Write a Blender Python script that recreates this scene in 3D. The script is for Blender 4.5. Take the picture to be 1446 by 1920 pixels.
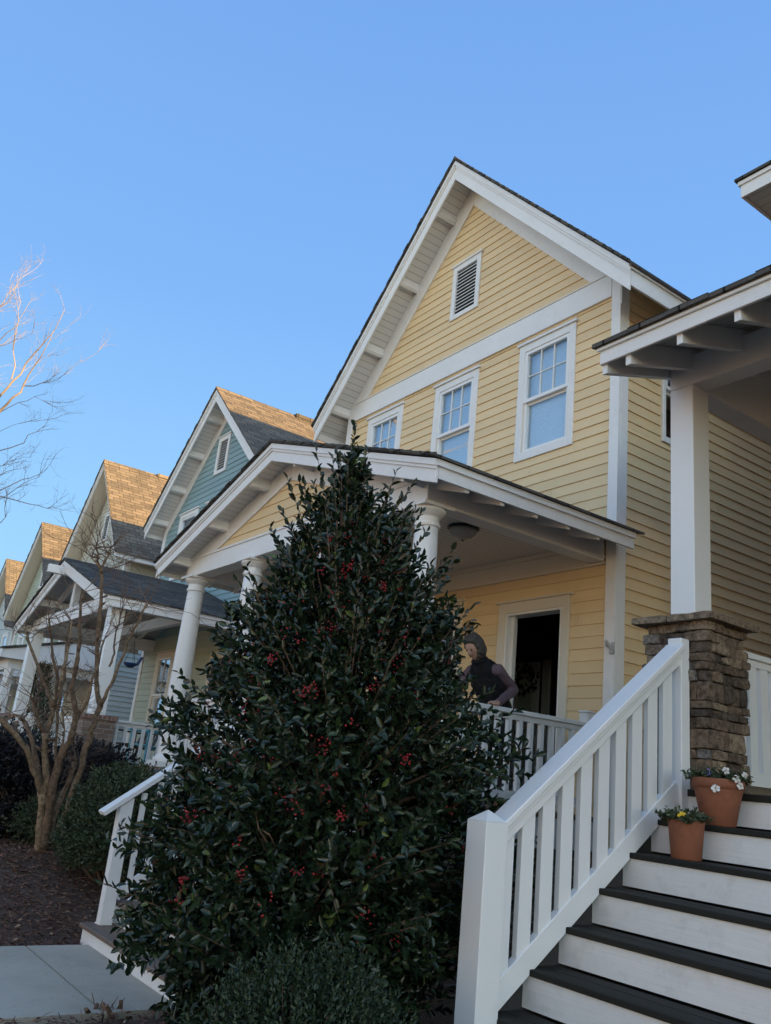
import bpy, bmesh, math, random
import numpy as np
from mathutils import Vector, Matrix, noise
random.seed(7); rng = np.random.default_rng(7)
EZ = 1.55                       # eye height; builder coordinates are measured from the eye level
R = math.radians
sc = bpy.context.scene
for o in list(bpy.data.objects): bpy.data.objects.remove(o)
# ------------------------------------------------------------------ camera
F_PX, CW, CH = 1588.285, 1446.0, 1920.0
yaw, pitch, roll = -9.71842030e-01, 3.06353519e-01, 1.05781528e-01
dv = Vector((math.sin(yaw)*math.cos(pitch), math.cos(yaw)*math.cos(pitch), math.sin(pitch)))
rv = Vector((math.cos(yaw), -math.sin(yaw), 0)); uv_ = rv.cross(dv)
r2 = rv*math.cos(roll) + uv_*math.sin(roll); u2 = -rv*math.sin(roll) + uv_*math.cos(roll)
cam_d = bpy.data.cameras.new('camera'); cam = bpy.data.objects.new('camera', cam_d); sc.collection.objects.link(cam)
cam.matrix_world = Matrix(((r2.x, u2.x, -dv.x, 0), (r2.y, u2.y, -dv.y, 0), (r2.z, u2.z, -dv.z, EZ), (0, 0, 0, 1)))
cam_d.sensor_fit = 'VERTICAL'; cam_d.sensor_height = 24; cam_d.lens = 24*F_PX/CH
cam_d.clip_start = 0.05; cam_d.clip_end = 3000
sc.camera = cam
# ------------------------------------------------------------------ world, sun, exposure
SUN_EL, SUN_AZ = 15.0, 25.0     # azimuth measured from +x towards +y
w = bpy.data.worlds.new('World'); sc.world = w; w.use_nodes = True
nt = w.node_tree; bg = nt.nodes['Background']
sky = nt.nodes.new('ShaderNodeTexSky'); sky.sky_type = 'NISHITA'; sky.sun_disc = False
sky.sun_elevation = R(SUN_EL); sky.sun_rotation = R(90-SUN_AZ); sky.altitude = 100
sky.air_density = 1.0; sky.dust_density = 0.3; sky.ozone_density = 2.0
# away from the sun the evening sky is an even, clear blue: blend the sky texture towards it there
tcw = nt.nodes.new('ShaderNodeTexCoord'); sepw = nt.nodes.new('ShaderNodeSeparateXYZ'); nt.links.new(tcw.outputs['Generated'], sepw.inputs[0])
rw = nt.nodes.new('ShaderNodeValToRGB'); nt.links.new(sepw.outputs[2], rw.inputs[0]); els = rw.color_ramp.elements
els.new(.3); els.new(.55)
for e_, (p_, c_) in zip(els, [(0, (.24, .40, .54)), (.22, (.175, .34, .53)), (.5, (.115, .245, .48)), (.85, (.085, .19, .42))]):
    e_.position = p_; e_.color = (*c_, 1)
sc7 = nt.nodes.new('ShaderNodeVectorMath'); sc7.operation = 'SCALE'; sc7.inputs['Scale'].default_value = .645/.15; nt.links.new(rw.outputs[0], sc7.inputs[0])
dt = nt.nodes.new('ShaderNodeVectorMath'); dt.operation = 'DOT_PRODUCT'; dt.inputs[1].default_value = (-.90, .25, .35); nt.links.new(tcw.outputs['Generated'], dt.inputs[0])
mr = nt.nodes.new('ShaderNodeMapRange'); mr.interpolation_type = 'SMOOTHSTEP'; mr.inputs[1].default_value = .3; mr.inputs[2].default_value = .68
nt.links.new(dt.outputs['Value'], mr.inputs[0]); mxw = nt.nodes.new('ShaderNodeMix'); mxw.data_type = 'RGBA'
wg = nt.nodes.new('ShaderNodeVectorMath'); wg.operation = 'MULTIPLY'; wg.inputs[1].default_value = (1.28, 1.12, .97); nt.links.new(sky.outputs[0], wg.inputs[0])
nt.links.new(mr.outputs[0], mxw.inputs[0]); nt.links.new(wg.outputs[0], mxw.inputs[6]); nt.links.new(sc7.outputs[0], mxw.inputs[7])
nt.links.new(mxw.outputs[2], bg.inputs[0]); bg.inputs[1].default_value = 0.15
sun_d = bpy.data.lights.new('sun', 'SUN'); sun = bpy.data.objects.new('sun', sun_d); sc.collection.objects.link(sun)
sun_d.energy = 5.0; sun_d.angle = R(0.5); sun_d.color = (1.0, 0.60, 0.20)
sdir = Vector((math.cos(R(SUN_EL))*math.cos(R(SUN_AZ)), math.cos(R(SUN_EL))*math.sin(R(SUN_AZ)), math.sin(R(SUN_EL))))
sun.rotation_euler = sdir.to_track_quat('Z', 'Y').to_euler(); sun.location = (20, 10, 30)
sc.view_settings.view_transform = 'Standard'; sc.view_settings.look = 'None'
sc.view_settings.exposure = 1.62; sc.view_settings.gamma = 1.0

# ------------------------------------------------------------------ helpers
def ray(x, y):
    return r2*(x-723) + u2*(960-y) + dv*F_PX
def on(ax, val, x, y):
    v = ray(x, y); return v*(val/v['xyz'.index(ax)])
def tag(o, label=None, cat=None, group=None, kind=None):
    if label: o['label'] = label
    if cat: o['category'] = cat
    if group: o['group'] = group
    if kind: o['kind'] = kind
    return o
ORG = {}
def empty(name, loc, label, cat, group=None):
    o = bpy.data.objects.new(name, None); sc.collection.objects.link(o)
    o.location = (loc[0], loc[1], loc[2]+EZ); o.empty_display_size = .2
    ORG[o] = Vector(o.location)
    return tag(o, label, cat, group)
class MB:
    def __init__(s): s.v = []; s.f = []; s.t = []; s.m = []; s.mi = 0
    def add(s, vs, fs, tint=None):
        b = len(s.v); s.v += [tuple(v) for v in vs]; s.f += [tuple(i+b for i in f) for f in fs]
        s.t += [(.5 if tint is None else tint)]*len(vs); s.m += [s.mi]*len(fs); return s
    def hexa(s, p, tint=None):
        return s.add(p, [(0,3,2,1),(4,5,6,7),(0,1,5,4),(1,2,6,5),(2,3,7,6),(3,0,4,7)], tint)
    def box(s, x0, x1, y0, y1, z0, z1, tint=None):
        if x0 > x1: x0, x1 = x1, x0
        if y0 > y1: y0, y1 = y1, y0
        if z0 > z1: z0, z1 = z1, z0
        return s.hexa([(x0,y0,z0),(x1,y0,z0),(x1,y1,z0),(x0,y1,z0),(x0,y0,z1),(x1,y0,z1),(x1,y1,z1),(x0,y1,z1)], tint)
    def prism(s, poly, ax, a, b, tint=None):
        """poly: 2D points; ax 'y': (x,z) extruded along y; 'x': (y,z) along x; 'z': (x,y) along z"""
        f = {'y': lambda p, c: (p[0], c, p[1]), 'x': lambda p, c: (c, p[0], p[1]), 'z': lambda p, c: (p[0], p[1], c)}[ax]
        n = len(poly); A = sum(poly[i][0]*poly[(i+1) % n][1]-poly[(i+1) % n][0]*poly[i][1] for i in range(n))
        if A < 0: poly = poly[::-1]
        if a > b: a, b = b, a
        vs = [f(p, a) for p in poly]+[f(p, b) for p in poly]
        lo = tuple(range(n)); hi = tuple(range(n, 2*n)); side = [(i, (i+1) % n, n+(i+1) % n, n+i) for i in range(n)]
        if ax == 'y': fs = [lo, hi[::-1]]+[q[::-1] for q in side]
        else: fs = [lo[::-1], hi]+side
        return s.add(vs, fs, tint)
    def beam(s, p0, p1, w, h, up=(0, 0, 1), tint=None):
        p0, p1 = Vector(p0), Vector(p1); d = (p1-p0).normalized(); u = Vector(up)
        a = d.cross(u).normalized()*(w/2); c = a.cross(d).normalized()*(h/2)
        return s.hexa([p0-a-c, p0+a-c, p1+a-c, p1-a-c, p0-a+c, p0+a+c, p1+a+c, p1-a+c], tint)
    def tube(s, pts, rs, n=6, cap=True, tint=None):
        pts = [Vector(p) for p in pts]; b = len(s.v); vs = []; prev = None
        if not hasattr(rs, '__len__'): rs = [rs]*len(pts)
        for i, p in enumerate(pts):
            d = (pts[min(i+1, len(pts)-1)]-pts[max(i-1, 0)]); d = d.normalized() if d.length > 1e-9 else Vector((0,0,1))
            if prev is None:
                a = d.cross(Vector((0,0,1)) if abs(d.z) < .9 else Vector((1,0,0))).normalized()
            else: a = (prev-d*prev.dot(d)).normalized()
            prev = a; c = d.cross(a)
            for k in range(n):
                t = 2*math.pi*k/n; vs.append(p+(a*math.cos(t)+c*math.sin(t))*rs[i])
        fs = [(i*n+k, i*n+(k+1) % n, (i+1)*n+(k+1) % n, (i+1)*n+k) for i in range(len(pts)-1) for k in range(n)]
        if cap: fs += [tuple(range(n))[::-1], tuple(range((len(pts)-1)*n, len(pts)*n))]
        return s.add(vs, fs, tint)
    def lathe(s, prof, c, n=24, tint=None):
        vs = [(c[0]+r*math.cos(2*math.pi*k/n), c[1]+r*math.sin(2*math.pi*k/n), c[2]+z) for r, z in prof for k in range(n)]
        fs = [(i*n+k, i*n+(k+1) % n, (i+1)*n+(k+1) % n, (i+1)*n+k) for i in range(len(prof)-1) for k in range(n)]
        fs += [tuple(range(n))[::-1], tuple(range((len(prof)-1)*n, len(prof)*n))]
        return s.add(vs, fs, tint)
    def ball(s, c, r, n=8, m=6, tint=None, sq=(1, 1, 1)):
        vs = [(c[0], c[1], c[2]-r*sq[2])]
        for j in range(1, m):
            t = math.pi*j/m-math.pi/2
            vs += [(c[0]+sq[0]*r*math.cos(t)*math.cos(2*math.pi*k/n), c[1]+sq[1]*r*math.cos(t)*math.sin(2*math.pi*k/n), c[2]+sq[2]*r*math.sin(t)) for k in range(n)]
        vs.append((c[0], c[1], c[2]+r*sq[2])); L = len(vs)-1
        fs = [(0, 1+(k+1) % n, 1+k) for k in range(n)]+[(L, L-n+k, L-n+(k+1) % n) for k in range(n)]
        fs += [(1+j*n+k, 1+j*n+(k+1) % n, 1+(j+1)*n+(k+1) % n, 1+(j+1)*n+k) for j in range(m-2) for k in range(n)]
        return s.add(vs, fs, tint)
    def build(s, name, mat, parent=None, smooth=False, bevel=0, label=None):
        if not s.v: return None
        return mesh_obj(name, np.array(s.v, float), s.f, mat, parent, smooth, bevel, label, np.array(s.t, float), s.m)
def root_of(o):
    while o.parent: o = o.parent
    return o
def mesh_obj(name, V, faces, mat, parent=None, smooth=False, bevel=0, label=None, tint=None, mids=None, uv=True):
    V = V.copy(); V[:, 2] += EZ
    if parent is not None:
        g = ORG[root_of(parent)]; V -= np.array(g); org = None
    else:
        org = np.array([(V[:, 0].min()+V[:, 0].max())/2, (V[:, 1].min()+V[:, 1].max())/2, V[:, 2].min()]); V -= org
    me = bpy.data.meshes.new(name)
    if isinstance(faces, np.ndarray):
        n, k = faces.shape; me.vertices.add(len(V)); me.vertices.foreach_set('co', V.ravel())
        me.loops.add(n*k); me.loops.foreach_set('vertex_index', faces.ravel().astype(np.int32))
        me.polygons.add(n); me.polygons.foreach_set('loop_start', np.arange(0, n*k, k, dtype=np.int32))
        me.update(calc_edges=True)
    else:
        me.from_pydata(V.tolist(), [], faces); me.update()
    mats = mat if isinstance(mat, (list, tuple)) else [mat]
    for m_ in mats: me.materials.append(m_)
    if mids is not None and len(mats) > 1: me.polygons.foreach_set('material_index', np.array(mids, dtype=np.int32))
    if smooth: me.polygons.foreach_set('use_smooth', np.ones(len(me.polygons), bool))
    if tint is not None:
        a = me.attributes.new('tint', 'FLOAT', 'POINT'); a.data.foreach_set('value', tint)
    if uv and len(me.polygons) < 60000:
        L = me.uv_layers.new(name='UVMap'); nl = len(me.loops); uvs = np.zeros((nl, 2)); li = np.zeros(nl, np.int32); me.loops.foreach_get('vertex_index', li)
        nn = np.zeros(len(me.polygons)*3); me.polygons.foreach_get('normal', nn); nn = nn.reshape(-1, 3)
        lt = np.zeros(len(me.polygons), np.int32); me.polygons.foreach_get('loop_total', lt); nl_ = np.repeat(nn, lt, 0)
        h = np.stack([-nl_[:, 1], nl_[:, 0], np.zeros(nl)], 1); hl = np.linalg.norm(h, axis=1)
        h[hl < .05] = (1, 0, 0); hl[hl < .05] = 1; h /= hl[:, None]; vv = np.cross(nl_, h)
        W = V+(np.array(ORG[root_of(parent)]) if parent is not None else org); p = W[li]
        uvs[:, 0] = (p*h).sum(1); uvs[:, 1] = (p*vv).sum(1); L.data.foreach_set('uv', uvs.ravel())
    ob = bpy.data.objects.new(name, me); sc.collection.objects.link(ob)
    if parent is not None: ob.parent = parent
    else: ob.location = org; ORG[ob] = Vector(org)
    if bevel:
        b = ob.modifiers.new('bevel', 'BEVEL'); b.width = bevel; b.segments = 1; b.limit_method = 'ANGLE'; b.angle_limit = R(40)
    if label: ob['label'] = label
    return ob
def part(name, mat, parent, fn, bevel=0, smooth=False, label=None):
    b = MB(); fn(b); return b.build(name, mat, parent, smooth, bevel, label)

# ------------------------------------------------------------------ materials
def mk(name):
    m = bpy.data.materials.new(name); m.use_nodes = True; n = m.node_tree; return m, n, n.nodes['Principled BSDF']
def coord(n, kind='Object', scale=(1, 1, 1)):
    tc = n.nodes.new('ShaderNodeTexCoord'); mp = n.nodes.new('ShaderNodeMapping'); mp.inputs['Scale'].default_value = scale
    n.links.new(tc.outputs[kind], mp.inputs['Vector']); return mp.outputs[0]
def ramp(n, fac, stops):
    r = n.nodes.new('ShaderNodeValToRGB'); el = r.color_ramp.elements
    while len(el) < len(stops): el.new(.5)
    for e, (p, c) in zip(el, stops): e.position = p; e.color = (*c, 1) if len(c) == 3 else c
    n.links.new(fac, r.inputs[0]); return r.outputs[0]
def nz(n, vec, scale, detail=4, rough=.55):
    t = n.nodes.new('ShaderNodeTexNoise'); t.inputs['Scale'].default_value = scale; t.inputs['Detail'].default_value = detail
    t.inputs['Roughness'].default_value = rough; n.links.new(vec, t.inputs['Vector']); return t.outputs[0]
def bump(n, b, h, strength=.2, dist=.01):
    bp = n.nodes.new('ShaderNodeBump'); bp.inputs['Strength'].default_value = strength; bp.inputs['Distance'].default_value = dist
    n.links.new(h, bp.inputs['Height']); n.links.new(bp.outputs[0], b.inputs['Normal']); return bp
def mulc(c, k): return tuple(min(1, x*k) for x in c)
def paint(name, col, rough=.45, var=.06, grain=.0, gscale=(60, 60, 3), dirt=0.0, bstr=.12, board=0):
    m, n, b = mk(name); v = coord(n); f = nz(n, v, 1.7, 6, .65)
    out = ramp(n, f, [(.3, mulc(col, 1-var)), (.7, mulc(col, 1+var*.5))])
    if dirt:
        f3 = nz(n, v, 9, 7, .7); mx = n.nodes.new('ShaderNodeMix'); mx.data_type = 'RGBA'; mx.blend_type = 'MULTIPLY'
        d = ramp(n, f3, [(.30, (1-dirt, 1-dirt, 1-dirt*1.1)), (.48, (1, 1, 1))])
        mx.inputs[0].default_value = 1; n.links.new(out, mx.inputs[6]); n.links.new(d, mx.inputs[7]); out = mx.outputs[2]
    if board:
        at = n.nodes.new('ShaderNodeAttribute'); at.attribute_name = 'tint'; mb = n.nodes.new('ShaderNodeMix'); mb.data_type = 'RGBA'; mb.blend_type = 'MULTIPLY'; mb.inputs[0].default_value = 1
        n.links.new(out, mb.inputs[6]); n.links.new(ramp(n, at.outputs['Fac'], [(0, (1-board,)*3), (1, (1+board,)*3)]), mb.inputs[7]); out = mb.outputs[2]
    n.links.new(out, b.inputs['Base Color']); b.inputs['Roughness'].default_value = rough
    g = nz(n, coord(n, 'Object', gscale), 1.0, 3, .6) if grain else nz(n, v, 55, 3)
    bump(n, b, g, grain or bstr, .004); return m
WHITE = paint('white_paint', (.78, .775, .77), .5, .05, dirt=.07)
WHITEW = paint('white_painted_wood', (.77, .77, .77), .45, .06, grain=.45, gscale=(2, 60, 60), dirt=.14)
WHITEV = paint('white_vinyl', (.80, .80, .80), .32, .02, grain=.06, gscale=(70, 70, 2))
COLW = paint('column_white', (.78, .77, .76), .42, .04)
YELLOW = paint('yellow_siding', (.75, .565, .325), .6, .05, grain=.3, board=.05, gscale=(6, 6, 90), dirt=.04)
YSIDE = paint('yellow_siding_side', (.75, .565, .325), .6, .05, grain=.3, board=.05, gscale=(6, 6, 90), dirt=.06)
TEAL = paint('teal_siding', (.235, .35, .375), .6, .05, grain=.3, board=.05, gscale=(6, 6, 90))
SAGE = paint('sage_siding', (.40, .44, .35), .6, .05, grain=.3, board=.05, gscale=(6, 6, 90))
CREAM = paint('cream_siding', (.50, .48, .40), .6, .05, grain=.3, board=.05, gscale=(6, 6, 90))
GREYS = paint('grey_siding', (.46, .50, .50), .6, .05, grain=.3, board=.05, gscale=(6, 6, 90))
TRIMC = paint('cream_trim', (.66, .60, .50), .5, .05)
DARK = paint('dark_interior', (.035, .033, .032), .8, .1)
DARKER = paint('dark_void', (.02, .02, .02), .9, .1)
DECK = paint('dark_deck_board', (.014, .0135, .010), .85, .35, grain=.5, gscale=(1.5, 70, 70), dirt=.3)
TREADB = paint('brown_tread', (.16, .115, .085), .6, .2, grain=.5, gscale=(1.5, 70, 70), dirt=.2)
def planks(name, col, pitch, axis=0, groove=.35, rough=.5, w=.08):
    m, n, b = mk(name); tc = n.nodes.new('ShaderNodeTexCoord'); sp = n.nodes.new('ShaderNodeSeparateXYZ'); n.links.new(tc.outputs['UV'], sp.inputs[0])
    a = n.nodes.new('ShaderNodeMath'); a.operation = 'DIVIDE'; a.inputs[1].default_value = pitch; n.links.new(sp.outputs[axis], a.inputs[0])
    fr = n.nodes.new('ShaderNodeMath'); fr.operation = 'FRACT'; n.links.new(a.outputs[0], fr.inputs[0])
    c = ramp(n, fr.outputs[0], [(0, mulc(col, groove)), (w*.6, mulc(col, groove)), (w, col), (1, col)])
    n.links.new(c, b.inputs['Base Color']); b.inputs['Roughness'].default_value = rough
    bump(n, b, ramp(n, fr.outputs[0], [(0, (0,)*3), (w, (1,)*3), (1, (1,)*3)]), .5, .006); return m
SOFFIT = planks('soffit_boards', (.72, .71, .70), .105, 1)
BEADV = planks('beadboard_ceiling', (.70, .66, .60), .08, 0, .35, w=.14)
BEADO = planks('open_roof_boards', (.50, .50, .50), .09, 1, .4)
def shingle(name, c1, c2, c3):
    m, n, b = mk(name); v = coord(n, 'UV'); br = n.nodes.new('ShaderNodeTexBrick'); n.links.new(v, br.inputs['Vector'])
    br.offset = .37; br.inputs['Color1'].default_value = (*c1, 1); br.inputs['Color2'].default_value = (*c2, 1); br.inputs['Mortar'].default_value = (*mulc(c3, .45), 1)
    br.inputs['Scale'].default_value = 1; br.inputs['Brick Width'].default_value = .31; br.inputs['Row Height'].default_value = .14
    br.inputs['Mortar Size'].default_value = .010; br.inputs['Mortar Smooth'].default_value = .3; br.inputs['Bias'].default_value = -.1
    f = nz(n, v, 60, 3, .8); mx = n.nodes.new('ShaderNodeMix'); mx.data_type = 'RGBA'; mx.blend_type = 'MULTIPLY'; mx.inputs[0].default_value = .7
    n.links.new(br.outputs[0], mx.inputs[6]); n.links.new(ramp(n, f, [(.3, (.55,)*3), (.7, (1.25,)*3)]), mx.inputs[7])
    f2 = nz(n, v, 2.2, 4, .6); m2 = n.nodes.new('ShaderNodeMix'); m2.data_type = 'RGBA'; m2.blend_type = 'MULTIPLY'; m2.inputs[0].default_value = .8
    n.links.new(mx.outputs[2], m2.inputs[6]); n.links.new(ramp(n, f2, [(.3, (.75,)*3), (.7, (1.15,)*3)]), m2.inputs[7])
    n.links.new(m2.outputs[2], b.inputs['Base Color']); b.inputs['Roughness'].default_value = .9; b.inputs['Specular IOR Level'].default_value = .25
    inv = n.nodes.new('ShaderNodeMath'); inv.operation = 'SUBTRACT'; inv.inputs[0].default_value = 1; n.links.new(br.outputs[1], inv.inputs[1])
    bump(n, b, inv.outputs[0], .5, .01); return m
SHING = shingle('asphalt_shingles', (.055, .053, .052), (.13, .118, .105), (.03, .03, .03))
SHINGT = shingle('brown_shingles', (.115, .100, .083), (.20, .170, .135), (.10, .09, .08))
def brickm(name, c1, c2, mort, bw=.2, rh=.075, ms=.009):
    m, n, b = mk(name); v = coord(n, 'UV'); br = n.nodes.new('ShaderNodeTexBrick'); n.links.new(v, br.inputs['Vector'])
    for k, c in (('Color1', c1), ('Color2', c2), ('Mortar', mort)): br.inputs[k].default_value = (*c, 1)
    br.inputs['Scale'].default_value = 1; br.inputs['Brick Width'].default_value = bw; br.inputs['Row Height'].default_value = rh; br.inputs['Mortar Size'].default_value = ms
    mx = n.nodes.new('ShaderNodeMix'); mx.data_type = 'RGBA'; mx.blend_type = 'MULTIPLY'; mx.inputs[0].default_value = .8
    n.links.new(br.outputs[0], mx.inputs[6]); n.links.new(ramp(n, nz(n, v, 30, 4, .7), [(.3, (.6,)*3), (.7, (1.2,)*3)]), mx.inputs[7])
    n.links.new(mx.outputs[2], b.inputs['Base Color']); b.inputs['Roughness'].default_value = .9
    inv = n.nodes.new('ShaderNodeMath'); inv.operation = 'SUBTRACT'; inv.inputs[0].default_value = 1; n.links.new(br.outputs[1], inv.inputs[1]); bump(n, b, inv.outputs[0], .7, .008); return m
BRICK = brickm('brown_brick', (.17, .115, .09), (.27, .19, .15), (.30, .27, .24))
BRICKR = brickm('red_brick', (.20, .10, .075), (.28, .15, .11), (.34, .30, .27), .07, .1)
def tinted(name, stops, rough=.5, spec=.5, nscale=14, nstr=.35, bst=.3, bdist=.01, trans=0, sheen=None):
    m, n, b = mk(name); a = n.nodes.new('ShaderNodeAttribute'); a.attribute_name = 'tint'
    c = ramp(n, a.outputs['Fac'], stops); v = coord(n); f = nz(n, v, nscale, 5, .7)
    mx = n.nodes.new('ShaderNodeMix'); mx.data_type = 'RGBA'; mx.blend_type = 'MULTIPLY'; mx.inputs[0].default_value = 1
    n.links.new(c, mx.inputs[6]); n.links.new(ramp(n, f, [(.3, (1-nstr,)*3), (.7, (1+nstr*.6,)*3)]), mx.inputs[7])
    n.links.new(mx.outputs[2], b.inputs['Base Color']); b.inputs['Roughness'].default_value = rough; b.inputs['Specular IOR Level'].default_value = spec
    if bst: bump(n, b, f, bst, bdist)
    if trans:
        tr = n.nodes.new('ShaderNodeBsdfTranslucent'); ms = n.nodes.new('ShaderNodeMixShader'); ms.inputs[0].default_value = trans
        n.links.new(mx.outputs[2], tr.inputs[0]); n.links.new(b.outputs[0], ms.inputs[1]); n.links.new(tr.outputs[0], ms.inputs[2])
        n.links.new(ms.outputs[0], n.nodes['Material Output'].inputs[0])
    return m
STONE = tinted('stacked_stone', [(0, (.085, .07, .06)), (.3, (.165, .12, .088)), (.6, (.24, .175, .125)), (.85, (.34, .26, .18)), (1, (.20, .19, .185))], .88, .25, 26, .7, 1, .03)
HOLLY = tinted('holly_leaf', [(0, (.009, .019, .010)), (.5, (.018, .035, .015)), (.9, (.036, .060, .022)), (1, (.11, .15, .04))], .30, .5, 30, .15, 0, trans=.06)
HEDGE = tinted('shrub_leaf', [(0, (.028, .042, .021)), (.6, (.052, .074, .033)), (1, (.11, .13, .06))], .5, .4, 20, .2, 0, trans=.1)
BOXL = tinted('small_shrub_leaf', [(0, (.016, .030, .014)), (.6, (.030, .050, .022)), (1, (.06, .085, .035))], .5, .4, 20, .2, 0, trans=.1)
DHEDGE = tinted('dark_burgundy_leaf', [(0, (.008, .009, .012)), (.7, (.018, .017, .022)), (1, (.07, .06, .06))], .5, .4, 20, .2, 0)
CEDAR = tinted('cedar_leaf', [(0, (.015, .035, .016)), (1, (.035, .07, .03))], .6, .3, 20, .2, 0)
BARK = tinted('crepe_bark', [(0, (.12, .08, .058)), (.5, (.225, .16, .105)), (1, (.36, .27, .17))], .8, .3, 22, .8, .8, .012)
TWIG = tinted('twig_bark', [(0, (.10, .065, .05)), (1, (.20, .13, .09))], .8, .3, 20, .3, 0)
TREEB = tinted('pale_tree_bark', [(0, (.22, .19, .18)), (1, (.34, .30, .28))], .8, .3, 20, .25, 0)
BERRY = tinted('red_berry', [(0, (.17, .008, .012)), (1, (.38, .016, .022))], .3, .5, 20, .1, 0)
LITTER = tinted('leaf_litter', [(0, (.07, .038, .028)), (.5, (.20, .10, .068)), (.9, (.36, .23, .15)), (1, (.52, .44, .33))], .8, .3, 30, .4, 0)
GRASS = tinted('straw_grass', [(0, (.10, .12, .04)), (1, (.26, .24, .11))], .7, .3, 20, .2, 0)
TERRA = paint('terracotta', (.27, .098, .052), .8, .28, dirt=.35)
SOILP = paint('potting_soil', (.03, .02, .015), .95, .2)
PETW = tinted('white_petal', [(0, (.62, .60, .60)), (1, (.78, .76, .72))], .6, .3, 20, .1, 0)
PETY = paint('yellow_petal', (.75, .50, .03), .6)
PETV = paint('violet_petal', (.30, .22, .55), .6)
BLACKM = paint('black_metal', (.012, .012, .013), .4)
BLUEG = paint('cobalt_ceramic', (.018, .04, .12), .2)
TURQ = paint('turquoise_paint', (.09, .38, .48), .45)
DWOOD = paint('dark_stained_wood', (.025, .02, .02), .5)
STEEL = paint('galvanised_metal', (.45, .46, .47), .35)
def glassm(name, tint=(.88, .95, 1), refl=1.0, through=.97):
    m, n, b = mk(name); n.nodes.remove(b); g = n.nodes.new('ShaderNodeBsdfGlossy'); g.inputs['Roughness'].default_value = .02; g.inputs[0].default_value = (.95, .97, 1, 1)
    t = n.nodes.new('ShaderNodeBsdfTransparent'); t.inputs[0].default_value = (*mulc(tint, through), 1)
    lw_ = n.nodes.new('ShaderNodeLayerWeight'); lw_.inputs[0].default_value = .5; pw = n.nodes.new('ShaderNodeMath'); pw.operation = 'POWER'; pw.inputs[1].default_value = 2.6; n.links.new(lw_.outputs['Facing'], pw.inputs[0])
    fr = n.nodes.new('ShaderNodeMath'); fr.operation = 'MULTIPLY_ADD'; fr.inputs[1].default_value = .8; fr.inputs[2].default_value = .10; n.links.new(pw.outputs[0], fr.inputs[0])
    v = coord(n); bp = n.nodes.new('ShaderNodeBump'); bp.inputs['Strength'].default_value = .05; bp.inputs['Distance'].default_value = .02
    n.links.new(nz(n, v, 1.3, 1), bp.inputs['Height']); n.links.new(bp.outputs[0], g.inputs['Normal']); n.links.new(bp.outputs[0], lw_.inputs['Normal'])
    ms = n.nodes.new('ShaderNodeMixShader'); n.links.new(fr.outputs[0], ms.inputs[0]); n.links.new(t.outputs[0], ms.inputs[1]); n.links.new(g.outputs[0], ms.inputs[2])
    n.links.new(ms.outputs[0], n.nodes['Material Output'].inputs[0]); return m
GLASS = glassm('window_glass')
BLIND = paint('window_blind', (.78, .80, .80), .6)
FROST = paint('frosted_lamp_glass', (.42, .40, .37), .25)
def concrete():
    m, n, b = mk('concrete'); v = coord(n); f = nz(n, v, 1.2, 7, .7); f2 = nz(n, v, 60, 4, .8)
    c = ramp(n, f, [(.25, (.30, .265, .21)), (.45, (.41, .365, .295)), (.7, (.49, .44, .36))]); mx = n.nodes.new('ShaderNodeMix'); mx.data_type = 'RGBA'; mx.blend_type = 'MULTIPLY'; mx.inputs[0].default_value = 1
    n.links.new(c, mx.inputs[6]); n.links.new(ramp(n, f2, [(.32, (.55,)*3), (.42, (1,)*3)]), mx.inputs[7]); n.links.new(mx.outputs[2], b.inputs['Base Color'])
    b.inputs['Roughness'].default_value = .85; bump(n, b, f2, .3, .004); return m
CONC = concrete()
def soil():
    m, n, b = mk('mulch_soil'); v = coord(n); f = nz(n, v, 14, 8, .75)
    n.links.new(ramp(n, f, [(.3, (.045, .028, .020)), (.55, (.11, .066, .046)), (.75, (.19, .12, .085))]), b.inputs['Base Color']); b.inputs['Roughness'].default_value = .95
    bump(n, b, f, .9, .04); return m
SOIL = soil()

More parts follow.
